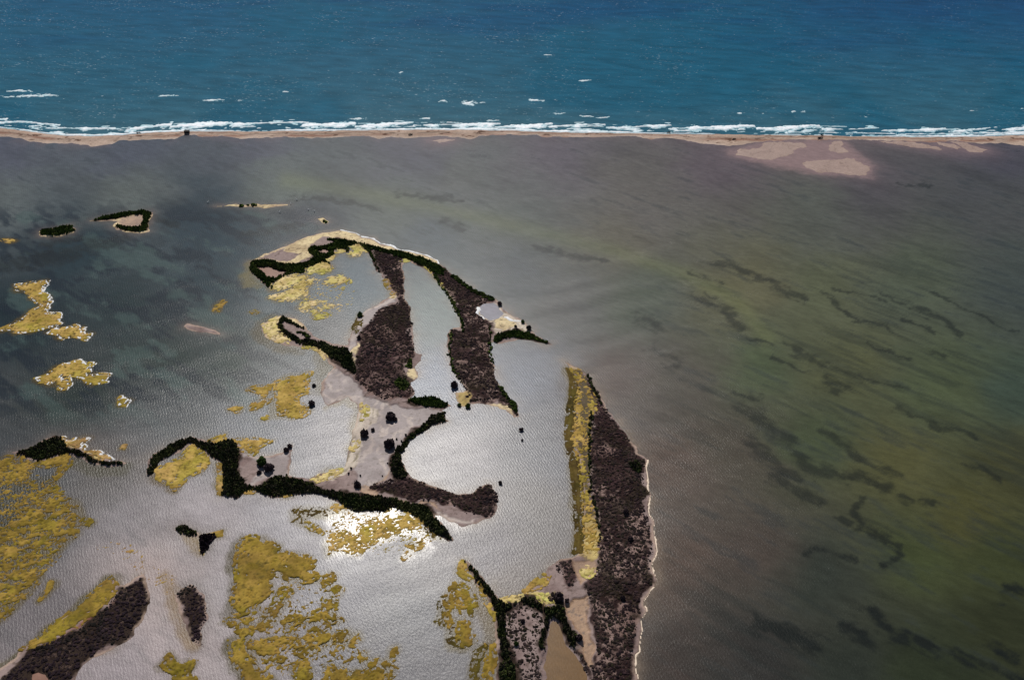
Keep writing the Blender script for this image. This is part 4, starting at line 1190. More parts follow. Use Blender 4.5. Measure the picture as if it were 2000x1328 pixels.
A([(701, 1285), (708, 1276), (714, 1277), (714, 1291), (706, 1294)], 'upright oval mat right of the broken field', 'dark', 0.03, 1, 0.6, h=0.3)
A([(680, 1260), (688, 1248), (698, 1241), (702, 1252), (690, 1262)], 'broken oval mat right of the round mat', 'dark', 0.06, 1, 0.7, h=0.3)
A([(722, 1298), (730, 1291), (738, 1288), (732, 1297), (725, 1300)], 'lower left of two small oval mats in clear water', 'dark', 0, 1, 0.5, h=0.3)
A([(748, 1297), (752, 1293), (761, 1298), (756, 1303)], 'lower right of two small oval mats in clear water', 'dark', 0, 1, 0.5, h=0.3)
A([(766, 1286), (768, 1270), (774, 1267), (775, 1278), (769, 1288)], 'thin upright mat farthest right of the broken field', 'dark', 0, 1, 0.4, h=0.3)
A([(316, 1299), (332, 1279), (339, 1285), (343, 1294), (357, 1301), (370, 1288), (382, 1291), (375, 1303), (370, 1315), (382, 1326), (372, 1336), (350, 1335), (343, 1322), (339, 1312), (323, 1306)], 'mustard mat with two horns at the bottom edge', 'dark', 0.04, 1.2, 0.8, h=0.36)
# left-bottom corner
A([(0, 895), (18, 890), (40, 890), (60, 905), (62, 920), (50, 940), (40, 948), (30, 938), (-30, 945), (-30, 895)], 'speckled mustard mat below the left mangrove island', 'dark', 0.26, 1.3, 1.0)
A([(70, 905), (100, 893), (125, 883), (138, 897), (138, 907), (125, 920), (112, 936), (106, 930), (118, 908), (95, 912), (75, 910)], 'hook-shaped mustard mat beneath the left mangroves', 'dark', 0.02, 1.2, 0.7)
A([(-40, 1060), (10, 1030), (30, 1005), (28, 988), (45, 972), (70, 965), (80, 950), (110, 942), (115, 960), (125, 972), (150, 985), (157, 1000), (155, 1020), (150, 1045), (130, 1060), (105, 1088), (90, 1108), (70, 1140), (50, 1165), (30, 1190), (0, 1215), (-40, 1245)], 'huge tattered mustard mat at the left edge', 'dark', 0.42, 2.0, 1.1)
A([(93, 1148), (97, 1136), (102, 1138), (100, 1148), (80, 1170), (84, 1160)], 'small mustard shred right of the tattered mat', 'dark', 0, 1, 0.6)
A([(157, 1016), (166, 1011), (180, 1018), (172, 1027), (160, 1020)], 'small mustard shred at the right tip of the tattered mat', 'dark', 0.1, 1, 0.7)
A([(40, 1270), (92, 1230), (143, 1188), (184, 1155), (219, 1126), (230, 1146), (222, 1162), (208, 1178), (204, 1190), (180, 1205), (150, 1225), (120, 1240), (95, 1255), (70, 1264)], 'long olive-yellow mat along the corner island', 'dark', 0.015, 1.3, 0.6)
A([(120, 853), (135, 860), (160, 856), (171, 857), (160, 868), (165, 880), (190, 882), (205, 890), (215, 899), (195, 899), (180, 891), (160, 876), (134, 875)], 'mustard mat on the right shore of the left mangrove island', 'tan', 0.02, 1.2, 0.6, foam=True)
A([(418, 1042), (434, 1037), (434, 1046), (424, 1047)], 'yellow tip beside the small pointed islet', 'mustard', 0, 1, 0.4)
# beside the foot of the long island
A([(870, 1163), (887, 1138), (891, 1142), (886, 1158), (892, 1175), (910, 1183), (900, 1195), (887, 1188), (880, 1193), (870, 1178)], 'crescent mustard mat, left of the pair beside the long island foot', 'dark', 0.03, 1.1, 0.7)
A([(892, 1150), (902, 1140), (915, 1148), (925, 1168), (929, 1193), (920, 1199), (912, 1183), (905, 1168), (895, 1164)], 'speckled mustard mat, right of the pair beside the long island foot', 'dark', 0.10, 1.0, 0.8)
A([(887, 1213), (904, 1207), (916, 1217), (912, 1243), (927, 1243), (929, 1253), (910, 1262), (896, 1260), (894, 1243), (892, 1225)], 'mustard mat below the pair beside the long island foot', 'dark', 0.05, 1.0, 0.8)
A([(864, 1198), (875, 1198), (881, 1213), (876, 1224), (869, 1208)], 'small curved mat left of the lower mat at the long island foot', 'dark', 0.05, 1.0, 0.7)
A([(855, 1205), (858, 1180), (866, 1164), (870, 1180), (872, 1200), (868, 1222), (874, 1226), (862, 1222), (850, 1212)], 'brown drowned weed rim left of the crescent mat', 'brown', 0.3, 1.1, 0.8, h=0.12)
A([(876, 1240), (884, 1228), (890, 1240), (893, 1258), (903, 1263), (888, 1260), (878, 1252)], 'brown drowned weed rim left of the lower mat', 'brown', 0.3, 1.1, 0.8, h=0.12)
A([(895, 1118), (900, 1103), (905, 1094), (910, 1110), (930, 1125), (942, 1145), (952, 1173), (964, 1190), (965, 1208), (958, 1190), (946, 1173), (937, 1148), (928, 1133), (910, 1130)], 'yellow mat along the upper left horn of the long island', 'mustard', 0.03, 1.1, 0.6)
A([(950, 1259), (965, 1258), (967, 1288), (960, 1310), (955, 1340), (940, 1340), (948, 1303)], 'yellow mat beside the mangrove belt at the bottom edge', 'dark', 0.02, 1.1, 0.6)
A([(924, 1340), (920, 1300), (928, 1275), (945, 1262), (950, 1262), (936, 1290), (930, 1320), (932, 1340)], 'brown drowned weed rim at the bottom edge by the long island', 'brown', 0.12, 1.1, 0.7, h=0.12)
A([(1024, 1157), (1040, 1138), (1060, 1121), (1072, 1125), (1068, 1140), (1050, 1150)], 'pale yellow triangle in the bay of the long island', 'mustard', 0.05, 1.2, 0.6)
A([(1135, 1115), (1148, 1107), (1165, 1112), (1162, 1122), (1150, 1130), (1138, 1122)], 'pale yellow patch on the tan flat of the long island', 'pale', 0.03, 1.2, 0.6)
A([(1048, 1163), (1070, 1160), (1078, 1176), (1083, 1186), (1065, 1183), (1055, 1175)], 'pale yellow patch left of the round dark bush', 'pale', 0.03, 1.2, 0.6)
A([(978, 1171), (1000, 1166), (1022, 1161), (1008, 1174), (990, 1181)], 'pale yellow patch in the corner of the mangrove branch', 'pale', 0.06, 1.2, 0.6)
# strip on the left shore of the long island
A([(1114, 719), (1128, 722), (1141, 737), (1142, 752), (1133, 750), (1124, 740)], 'yellow loop of algae at the top of the long island', 'mustard', 0.12, 1.2, 0.7)
A([(1142, 756), (1150, 758), (1160, 776), (1166, 791), (1154, 816), (1151, 849), (1149, 885), (1142, 870), (1140, 850), (1142, 825), (1148, 800), (1152, 780)], 'right branch of the yellow strip on the long island', 'mustard', 0.12, 1.2, 0.7)
A([(1131, 758), (1138, 765), (1133, 785), (1136, 800), (1138, 820), (1142, 850), (1138, 870), (1119, 870), (1120, 849), (1125, 813), (1123, 785)], 'left branch of the yellow strip on the long island', 'mustard', 0.12, 1.2, 0.7)
A([(1124, 872), (1138, 872), (1147, 888), (1148, 909), (1151, 951), (1158, 981), (1161, 1008), (1167, 1041), (1167, 1080), (1138, 1080), (1142, 1035), (1139, 1011), (1139, 966), (1133, 921), (1130, 891)], 'lower trunk of the yellow strip on the long island', 'mustard', 0.26, 1.5, 0.9)
A([(1107, 719), (1112, 722), (1123, 742), (1130, 762), (1122, 787), (1123, 813), (1117, 850), (1117, 875), (1110, 886), (1105, 850), (1108, 810), (1113, 780), (1115, 745)], 'upper olive-brown algae shelf left of the yellow strip', 'brown', 0.0, 1.3, 0.35, h=0.10)
A([(1118, 885), (1128, 890), (1131, 921), (1137, 966), (1137, 1011), (1139, 1035), (1135, 1078), (1120, 1080), (1125, 1060), (1125, 1010), (1122, 965), (1118, 935), (1115, 910)], 'lower olive-brown algae shelf left of the yellow strip', 'brown', 0.0, 1.3, 0.35, h=0.10)
# crumbs too small to tell apart
A([(440, 1205), (560, 1135), (640, 1115), (665, 1150), (655, 1200), (690, 1235), (700, 1280), (690, 1340), (520, 1340), (500, 1295), (490, 1240)], 'tiny mustard crumbs drifting between the mats of the broken field', 'dark', 0.80, 1.5, 0.6, h=0.2, name='algae_crumbs', cat='algae crumbs', kind='stuff')
A([(-40, 930), (60, 930), (110, 930), (130, 990), (120, 1080), (60, 1160), (-40, 1240)], 'tiny mustard crumbs around the tattered left mat', 'dark', 0.72, 1.3, 0.6, h=0.16, name='algae_crumbs', cat='algae crumbs', kind='stuff', seed=33)
A([(575, 545), (620, 540), (650, 555), (690, 560), (690, 590), (660, 615), (600, 620), (580, 590)], 'tiny pale crumbs floating in the inner bay', 'pale', 0.88, 1.1, 0.6, h=0.16, name='algae_crumbs', cat='algae crumbs', kind='stuff', seed=35)
A([(180, 1065), (220, 1060), (270, 1070), (300, 1110), (345, 1130), (330, 1160), (290, 1130), (240, 1085)], 'brown weed crumbs in the shallows above the corner island', 'tan', 0.84, 1.1, 0.6, h=0.10, name='algae_crumbs', cat='algae crumbs', kind='stuff', seed=37)
A([(640, 1010), (700, 990), (760, 985), (830, 1020), (860, 1050), (800, 1070), (700, 1085), (640, 1070)], 'mustard crumbs sprinkled through the sun glare', 'mustard', 0.78, 1.0, 0.6, h=0.12, name='algae_crumbs', cat='algae crumbs', kind='stuff', seed=39)

# ------------------------------------------------------------------ lagoon and sea sheets
# bed colours under shallow water, pale lower-left sand brightened to carry silver sheen: (u, v, colour)
BED = [
    (0, 290, (74, 76, 86)), (250, 300, (70, 74, 84)), (500, 300, (70, 72, 82)), (800, 300, (76, 76, 84)), (1100, 300, (84, 78, 84)), (1400, 300, (78, 72, 82)), (1700, 360, (74, 68, 74)), (1950, 300, (62, 58, 72)),
    (0, 370, (84, 90, 88)), (250, 370, (84, 90, 86)), (550, 360, (82, 90, 84)), (900, 360, (84, 86, 84)), (1250, 380, (80, 82, 80)), (1600, 420, (78, 80, 72)), (1950, 400, (66, 66, 66)),
    (150, 480, (26, 44, 50)), (400, 430, (32, 48, 56)), (480, 470, (32, 50, 58)), (600, 420, (46, 50, 58)), (760, 400, (80, 86, 80)), (1000, 440, (82, 86, 82)), (1200, 470, (84, 86, 74)), (850, 450, (70, 78, 82)),
    (50, 620, (22, 36, 40)), (250, 600, (28, 42, 44)), (420, 560, (34, 50, 56)), (330, 700, (34, 46, 43)), (150, 780, (34, 44, 41)), (450, 700, (42, 54, 50)),
    (1000, 520, (76, 80, 82)), (1100, 600, (80, 80, 78)), (1250, 580, (66, 80, 68)), (1450, 560, (84, 88, 60)), (1600, 560, (82, 86, 58)), (1800, 560, (74, 82, 62)), (1980, 560, (58, 66, 62)),
    (1200, 750, (78, 70, 66)), (1350, 750, (70, 70, 62)), (1480, 720, (70, 82, 52)), (1650, 720, (80, 82, 48)), (1850, 760, (72, 82, 50)), (1980, 760, (56, 72, 58)),
    (1300, 900, (78, 66, 58)), (1450, 880, (66, 64, 54)), (1600, 860, (62, 72, 44)), (1750, 900, (78, 76, 38)), (1900, 1000, (70, 68, 30)), (1990, 900, (66, 66, 34)),
    (1320, 1100, (74, 62, 54)), (1450, 1080, (62, 56, 50)), (1600, 1120, (46, 52, 44)), (1800, 1080, (58, 66, 32)), (1950, 1100, (54, 60, 28)),
    (1320, 1300, (54, 46, 42)), (1480, 1300, (44, 42, 40)), (1650, 1300, (40, 46, 38)), (1820, 1320, (42, 50, 30)), (1950, 1230, (44, 48, 26)),
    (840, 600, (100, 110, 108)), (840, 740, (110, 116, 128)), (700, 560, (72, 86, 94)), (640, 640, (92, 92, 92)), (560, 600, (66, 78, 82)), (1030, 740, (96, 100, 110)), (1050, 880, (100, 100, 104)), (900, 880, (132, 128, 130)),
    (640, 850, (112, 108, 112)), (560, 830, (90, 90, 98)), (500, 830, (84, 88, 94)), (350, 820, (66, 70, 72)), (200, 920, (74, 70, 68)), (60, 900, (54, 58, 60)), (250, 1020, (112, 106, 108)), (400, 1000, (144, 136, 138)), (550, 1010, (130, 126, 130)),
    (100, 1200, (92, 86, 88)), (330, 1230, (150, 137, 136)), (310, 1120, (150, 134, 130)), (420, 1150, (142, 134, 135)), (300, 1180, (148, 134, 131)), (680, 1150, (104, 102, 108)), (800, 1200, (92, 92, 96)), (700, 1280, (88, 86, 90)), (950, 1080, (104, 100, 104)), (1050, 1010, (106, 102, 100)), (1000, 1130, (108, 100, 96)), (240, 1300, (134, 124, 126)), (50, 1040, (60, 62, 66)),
]
STREAKS = [
    ([(1392, 514), (1426, 523), (1460, 536), (1494, 550), (1527, 564), (1570, 582)], 9), ([(1347, 534), (1381, 543), (1410, 557)], 6), ([(1347, 577), (1376, 588), (1415, 606), (1439, 625), (1455, 643)], 14),
    ([(1381, 568), (1412, 586)], 6), ([(1460, 661), (1503, 676)], 5), ([(1509, 695), (1543, 710), (1584, 728)], 5), ([(1527, 672), (1561, 688), (1600, 708), (1641, 724), (1679, 740)], 9), ([(1426, 762), (1448, 771)], 8), ([(1464, 771), (1490, 778)], 8), ([(1335, 744)], 12),
    ([(1634, 564), (1686, 575), (1722, 586)], 4), ([(1713, 570), (1758, 591), (1803, 609), (1848, 634), (1882, 654)], 6), ([(1763, 622), (1794, 636), (1821, 652)], 5), ([(1817, 570), (1848, 588), (1900, 613), (1923, 625), (1982, 649)], 5),
    ([(1607, 570), (1629, 584), (1645, 606), (1677, 627), (1729, 634), (1758, 658)], 5), ([(1697, 672), (1740, 688), (1772, 701)], 5), ([(1812, 688), (1846, 697)], 6), ([(1679, 740), (1713, 744), (1785, 756)], 6), ([(1615, 745), (1640, 762)], 20),
    ([(1757, 798), (1790, 816), (1835, 834), (1880, 840), (1904, 858)], 8), ([(1610, 846), (1655, 876), (1700, 903), (1754, 930)], 13), ([(1559, 885), (1595, 918), (1640, 930), (1685, 930), (1724, 954)], 15), ([(1724, 957)], 20), ([(1751, 966), (1778, 978)], 10),
    ([(1796, 972), (1829, 984)], 8), ([(1883, 909), (1910, 915), (1955, 939)], 8), ([(1520, 930), (1565, 960), (1595, 975)], 20), ([(1676, 972), (1664, 1002), (1670, 1026), (1700, 1044), (1751, 1071)], 10), ([(1634, 1011), (1652, 1020)], 9),
    ([(1670, 1028), (1715, 1046), (1751, 1070), (1754, 1088), (1724, 1100)], 13), ([(1571, 1085), (1592, 1070), (1640, 1085), (1664, 1094)], 7), ([(1703, 1199), (1724, 1220), (1775, 1250), (1835, 1268), (1895, 1289), (1955, 1310), (1985, 1325), (2050, 1345)], 19),
    ([(1646, 1220), (1685, 1238), (1703, 1256)], 17), ([(1964, 1148), (2020, 1162)], 12), ([(1955, 1181)], 10), ([(1940, 1259), (1985, 1286)], 17), ([(1455, 800), (1500, 830), (1550, 860)], 22), ([(1470, 860), (1510, 900), (1550, 930)], 22),
    ([(1250, 620), (1290, 640)], 16), ([(1280, 680), (1320, 710)], 14), ([(1480, 1215), (1540, 1240), (1600, 1260)], 26), ([(780, 378), (860, 388), (900, 392)], 8), ([(560, 392), (620, 386), (680, 393), (740, 410)], 7), ([(480, 455), (540, 450), (580, 440)], 14), ([(0, 520), (120, 500), (230, 470)], 22),
    ([(90, 478), (150, 465)], 8), ([(290, 425), (340, 440)], 12), ([(1750, 360), (1810, 366)], 5), ([(1040, 480), (1120, 500), (1180, 510)], 9), ([(860, 430), (900, 445)], 10),
]
SHELF = [  # drowned algae seen brown through the water, mostly on the lee (left) side of mats and spits
    ([(480, 560), (470, 540), (485, 515), (520, 500), (500, 515), (490, 540), (515, 560), (505, 562)], (92, 84, 52)),
    ([(490, 650), (500, 632), (530, 615), (515, 640), (530, 668), (590, 690), (570, 692), (520, 675)], (58, 50, 24)),
    ([(612, 690), (640, 705), (650, 720), (630, 740), (625, 770), (615, 770), (625, 730)], (62, 54, 26)),
    ([(538, 745), (560, 735), (600, 725), (545, 752), (540, 780), (540, 812), (530, 810), (534, 770)], (66, 58, 26)),
    ([(636, 797), (680, 778), (700, 788), (700, 830), (690, 860), (688, 830), (697, 800), (680, 785)], (84, 70, 38)),
    ([(300, 915), (302, 935), (340, 958), (328, 950), (305, 938), (295, 930)], (70, 52, 22)),
    ([(140, 892), (180, 906), (250, 910), (245, 925), (190, 925), (140, 910)], (56, 52, 36)),
    ([(0, 945), (110, 930), (80, 960), (30, 990), (25, 1040), (-40, 1060), (-40, 930)], (48, 46, 34)),
    ([(445, 1210), (450, 1110), (455, 1060), (470, 1050), (462, 1100), (458, 1150), (455, 1195)], (58, 48, 20)),
    ([(445, 1255), (455, 1290), (475, 1328), (470, 1328), (448, 1285)], (58, 48, 20)),
    ([(925, 1130), (945, 1150), (965, 1200), (966, 1260), (955, 1258), (945, 1200)], (76, 60, 24)),
    ([(600, 1000), (655, 1000), (700, 995), (640, 1010)], (90, 78, 40)),
    ([(50, 1260), (140, 1190), (216, 1124), (222, 1130), (60, 1266), (0, 1312), (0, 1304)], (66, 58, 30)),
    ([(320, 1120), (350, 1160), (352, 1200), (385, 1262), (370, 1262), (340, 1210), (330, 1170)], (120, 98, 74)),
    ([(348, 1035), (390, 1050), (390, 1085), (375, 1070)], (112, 92, 60)),
]


GLASSY = [[(650, 1000), (690, 1000), (735, 998), (752, 980), (770, 980), (778, 998), (800, 1008), (835, 1028), (868, 1052), (810, 1052), (770, 1055), (730, 1068), (700, 1088), (650, 1088), (638, 1050)], [(838, 998), (860, 1004), (905, 1028), (880, 1030), (858, 1020)],
          [(785, 1092), (800, 1075), (830, 1055), (835, 1068), (815, 1080), (795, 1096)]]


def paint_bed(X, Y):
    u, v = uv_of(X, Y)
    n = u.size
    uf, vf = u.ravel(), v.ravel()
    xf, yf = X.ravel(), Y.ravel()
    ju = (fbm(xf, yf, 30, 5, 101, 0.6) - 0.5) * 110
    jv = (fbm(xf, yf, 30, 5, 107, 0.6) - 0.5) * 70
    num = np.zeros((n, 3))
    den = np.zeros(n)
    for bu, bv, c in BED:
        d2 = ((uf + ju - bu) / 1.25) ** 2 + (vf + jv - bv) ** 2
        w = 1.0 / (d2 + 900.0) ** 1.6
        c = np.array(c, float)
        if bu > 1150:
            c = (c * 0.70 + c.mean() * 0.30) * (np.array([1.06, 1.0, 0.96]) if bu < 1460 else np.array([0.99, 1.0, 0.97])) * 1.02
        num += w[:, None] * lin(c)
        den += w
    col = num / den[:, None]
    # drifting bands of weed, aligned with the currents
    ca, sa = math.cos(math.radians(-40)), math.sin(math.radians(-40))
    A_, B_ = xf * ca + yf * sa, -xf * sa + yf * ca
    b1 = fbm(A_ / 3.5, B_, 7, 6, 120, 0.66)
    b2 = fbm(A_ / 2.0, B_, 30, 4, 125)
    open_w = sstep(1150, 1350, uf) + sstep(560, 470, vf) + 0.6 * sstep(500, 380, uf)
    open_w = np.clip(open_w, 0.25, 1)
    col = col * (1 + ((b1 - 0.5) * 0.75 + (b2 - 0.5) * 0.35) * open_w)[:, None]
    dk = sstep(0.55, 0.72, b1 * 0.8 + b2 * 0.2) * open_w
    col = mix(col, lin((36, 42, 44)), dk * 0.5)
    # long thin trails of drifting weed over the open right-hand bed
    tr = fbm(A_ / 9.0, B_, 4.5, 5, 181, 0.62) + 0.5 * (fbm(xf, yf, 60, 3, 185) - 0.5)
    col = mix(col, lin((34, 40, 38)), sstep(0.56, 0.72, tr) * sstep(1180, 1420, uf) * sstep(420, 560, vf) * 0.36)
    tl = fbm(A_ / 3.0, -B_, 9, 5, 187, 0.62)
    nw = sstep(700, 520, uf) * sstep(380, 430, vf) * sstep(860, 760, vf)
    col = mix(col, lin((22, 32, 40)), sstep(0.5, 0.62, tl) * nw * 0.75)
    col = mix(col, lin((66, 84, 80)), sstep(0.54, 0.68, fbm(A_ / 2.5, -B_, 12, 5, 191, 0.62)) * nw * 0.5)
    # faint rainbow arc painted into the water colour as a curved pale green band
    arc_d = pdist([(560, 352), (660, 368), (800, 396), (1000, 441), (1200, 492), (1340, 536), (1440, 590), (1500, 660)], uf, vf)
    col = mix(col, lin((104, 110, 68)), np.exp(-(arc_d / 17.0) ** 2) * 0.33 * (0.6 + 0.6 * b2))
    # seagrass streaks
    gw = fbm(xf, yf, 5.0, 5, 130, 0.65)
    gl = fbm(A_ / 3.4, B_, 2.0, 4, 131, 0.65)
    gx = (fbm(xf, yf, 12, 4, 133, 0.6) - 0.5) * 40
    gy = (fbm(xf, yf, 7, 5, 137, 0.65) - 0.5) * 22
    S = np.zeros(n)
    for ln, w in STREAKS:
        P = np.array(ln, float)
        pad = w * 4.0 + 40
        m = (uf > P[:, 0].min() - pad) & (uf < P[:, 0].max() + pad) & (vf > P[:, 1].min() - pad) & (vf < P[:, 1].max() + pad)
        if not m.any():
            continue
        d = pdist(P, uf[m] + gx[m], vf[m] + gy[m])
        k = sstep(0.30, 0.95, 0.74 * np.exp(-(d / (w * 0.95)) ** 2) + 0.75 * (gw[m] - 0.5) + 1.0 * (gl[m] - 0.5) + 0.12) * np.clip(1.6 * np.exp(-(d / (w * 2.4)) ** 2), 0, 1)
        S[m] = np.maximum(S[m], k)
    col = mix(col, lin((24, 28, 26)), np.clip(S, 0, 1) * (0.62 + 0.3 * sstep(850, 1250, vf)))
    # shallows: paler sand close to land
    xr, yr = warp(xf, yf, 1.0, 8, 141)
    near = np.zeros(n)
    for P in LAND[:5]:
        d = sdist(P, xr, yr, 14)
        near = np.maximum(near, np.exp(-np.maximum(-d, 0) / 2.2) * (d > -13.5))
    col = mix(col, lin((118, 102, 86)), near * 0.5 * sstep(0.3, 0.6, fbm(xf, yf, 10, 4, 143)))
    for P in MATW:
        d = sdist(P, xr, yr, 5)
        col = mix(col, lin((74, 62, 30)), sstep(-2.4, 0.3, d + (gw - 0.5) * 2.5) * 0.75)
    for P in LAND[5:-len(SHOALS)]:
        d = sdist(P, xr, yr, 14)
        col = mix(col, lin((96, 86, 80)), np.exp(-np.maximum(-d, 0) / 2.5) * (d > -13.5) * 0.6)
    for P in LAND[-len(SHOALS):]:
        d = sdist(P, xr, yr, 40)
        col = mix(col, lin((112, 94, 96)), np.exp(-np.maximum(-d, 0) / 7.0) * (d > -39.5) * 0.75)
    d = sdist(W([(1490, 276), (1640, 274), (1655, 290), (1700, 325), (1688, 344), (1575, 334), (1500, 320), (1430, 300)]), xr, yr, 30)
    col = mix(col, lin((132, 110, 108)), sstep(-7, 3, d + (gw - 0.5) * 8) * 0.9)
    db = yf - y_lag(xf)
    col = mix(col, lin((104, 90, 92)), np.exp(-np.maximum(-db, 0) / 5.0) * sstep(0.35, 0.6, fbm(xf, yf, 14, 4, 145)) * 0.6)
    for pp, c in SHELF:
        d = sdist(W(pp), xr, yr, 8)
        col = mix(col, lin(c), sstep(-2.5, 1.0, d + (gw - 0.5) * 3) * 0.9)
    for pp in POND_R:
        col = mix(col, lin((104, 78, 48)), sstep(-2, 0, sdist(W(pp), xf, yf, 8)))
    for pp in POND_MAIN + POND_LL1:
        col = mix(col, lin((132, 100, 86)), sstep(-2, 0, sdist(W(pp), xf, yf, 8)))
    for pp in POND_E:
        col = mix(col, lin((110, 108, 118)), sstep(-2, 0, sdist(W(pp), xf, yf, 8)))
    # wind lee: sheltered water has flatter ripples
    chop = 1.0 + 1.1 * sstep(700, 430, uf) * sstep(860, 980, vf)
    for pp in POND_MAIN + POND_R + POND_LL1:
        chop = chop * (1 - 0.8 * sstep(-1, 0, sdist(W(pp), xf, yf, 8)))
    # long-fetch open water carries finer capillary chop than the silty coves
    rough = np.full(n, 0.27) + 0.03 * sstep(700, 430, uf) * sstep(860, 980, vf) - 0.06 * sstep(560, 400, uf) * sstep(860, 740, vf)
    # calm film of water between the mats
    for pp in GLASSY:
        g_ = sstep(-4.0, 3.0, sdist(W(pp), xr, yr, 12) + (gw - 0.5) * 9)
        rough = rough - 0.05 * g_
        chop = chop * (1 - 0.6 * g_)
    return np.clip(col, 0.004, 0.6).reshape(X.shape + (3,)), chop.reshape(X.shape), rough.reshape(X.shape)


def rows(y0, y1, k):
    out = [y0]
    while out[-1] < y1:
        y = out[-1]
        s = math.hypot(y, CAM_H)
        out.append(y + k * s / (FPX * 0.512) / (CAM_H / s))
    return np.array(out[:-1])


def build_water():
    top = 715.0
    ys = np.concatenate([[-2500, -800, -200, 0, 80, 140], rows(175, top, 1.25)])
    ys = np.append(ys, top)
    s = np.concatenate([[-14, -7, -4, -2.4, -1.7, -1.35], np.linspace(-1.12, 1.12, 860), [1.35, 1.7, 2.4, 4, 7, 14]])
    half = 0.53 * np.hypot(np.maximum(ys, 120), CAM_H)
    X = s[None, :] * half[:, None]
    Yn = np.broadcast_to(ys[:, None], X.shape)
    f = sstep(480, top, Yn)
    Y = Yn + (y_mid(X) - top) * f
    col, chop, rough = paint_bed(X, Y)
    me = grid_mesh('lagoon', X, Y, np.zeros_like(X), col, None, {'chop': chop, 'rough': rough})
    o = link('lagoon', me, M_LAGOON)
    tag(o, 'shallow grey-green lagoon water over weed and silt', None, None, 'structure')
    # sea
    ys2 = np.concatenate([rows(top, 1500, 2.0), [1600, 1800, 2200, 3000, 5000, 9000, 18000, 40000, 90000]])
    s2 = np.concatenate([[-14, -7, -4, -2.4, -1.7, -1.35], np.linspace(-1.12, 1.12, 300), [1.35, 1.7, 2.4, 4, 7, 14]])
    half = 0.53 * np.hypot(ys2, CAM_H)
    X = s2[None, :] * half[:, None]
    Yn = np.broadcast_to(ys2[:, None], X.shape)
    Y = Yn + (y_mid(X) - top) * (1 - sstep(top, 900, Yn))
    dsh = Y - y_sea(X)
    near = np.exp(-np.maximum(dsh, 0) / 55.0)
    deep = sstep(60, 420, dsh)
    j = fbm(X, Y, 120, 4, 150)
    j2 = fbm(X / 3, Y, 45, 4, 155)
    col = np.broadcast_to(lin((34, 84, 106)), X.shape + (3,)).copy()
    col = mix(col, lin((2, 70, 104)), deep)
    col = mix(col, lin((62, 96, 106)), near * 0.7)
    col = mix(col, lin((14, 80, 104)), sstep(0.42, 0.62, j) * 0.6)
    col = mix(col, lin((0, 58, 98)), sstep(0.5, 0.66, j2) * deep * 0.7)
    rt = sstep(0.15, 0.8, X / (0.53 * np.hypot(Y, CAM_H)))
    col = mix(col, lin((0, 44, 92)), rt * deep * 0.7)
    fleck = (1 - 0.55 * sstep(0, 0.7, X / (0.53 * np.hypot(Y, CAM_H)))) * (1 - 0.6 * sstep(250, 500, dsh))
    me = grid_mesh('sea', X, Y, np.zeros_like(X), col, None, {'fleck': fleck})
    o = link('sea', me, M_SEA)
    tag(o, 'open blue sea beyond the sandbar', None, None, 'structure')


build_water()


# ------------------------------------------------------------------ surf and whitecaps: raised, ragged foam
def foam_obj(name, X, Y, f, h, label, cat):
    Z = np.where(f > 0, h * (1 - np.exp(-f / 0.5)) + 0.04, f * 0.4)
    Z = Z + np.where(f > 0, (fbm(X, Y, 1.5, 3, 7) - 0.4) * 0.25, 0)
    col = mix(lin((150, 190, 200)), np.array([0.80, 0.83, 0.86]), sstep(0.0, 0.8, f + (fbm(X, Y, 2.0, 3, 17) - 0.5) * 0.8))
    me = grid_mesh(name, X, Y, np.maximum(Z, -0.25), col, Z > -0.1)
    if me is None:
        return
    c0 = recentre(me)
    o = link(name, me, M_FOAM)
    o.location = c0
    tag(o, label, cat, None, 'stuff')


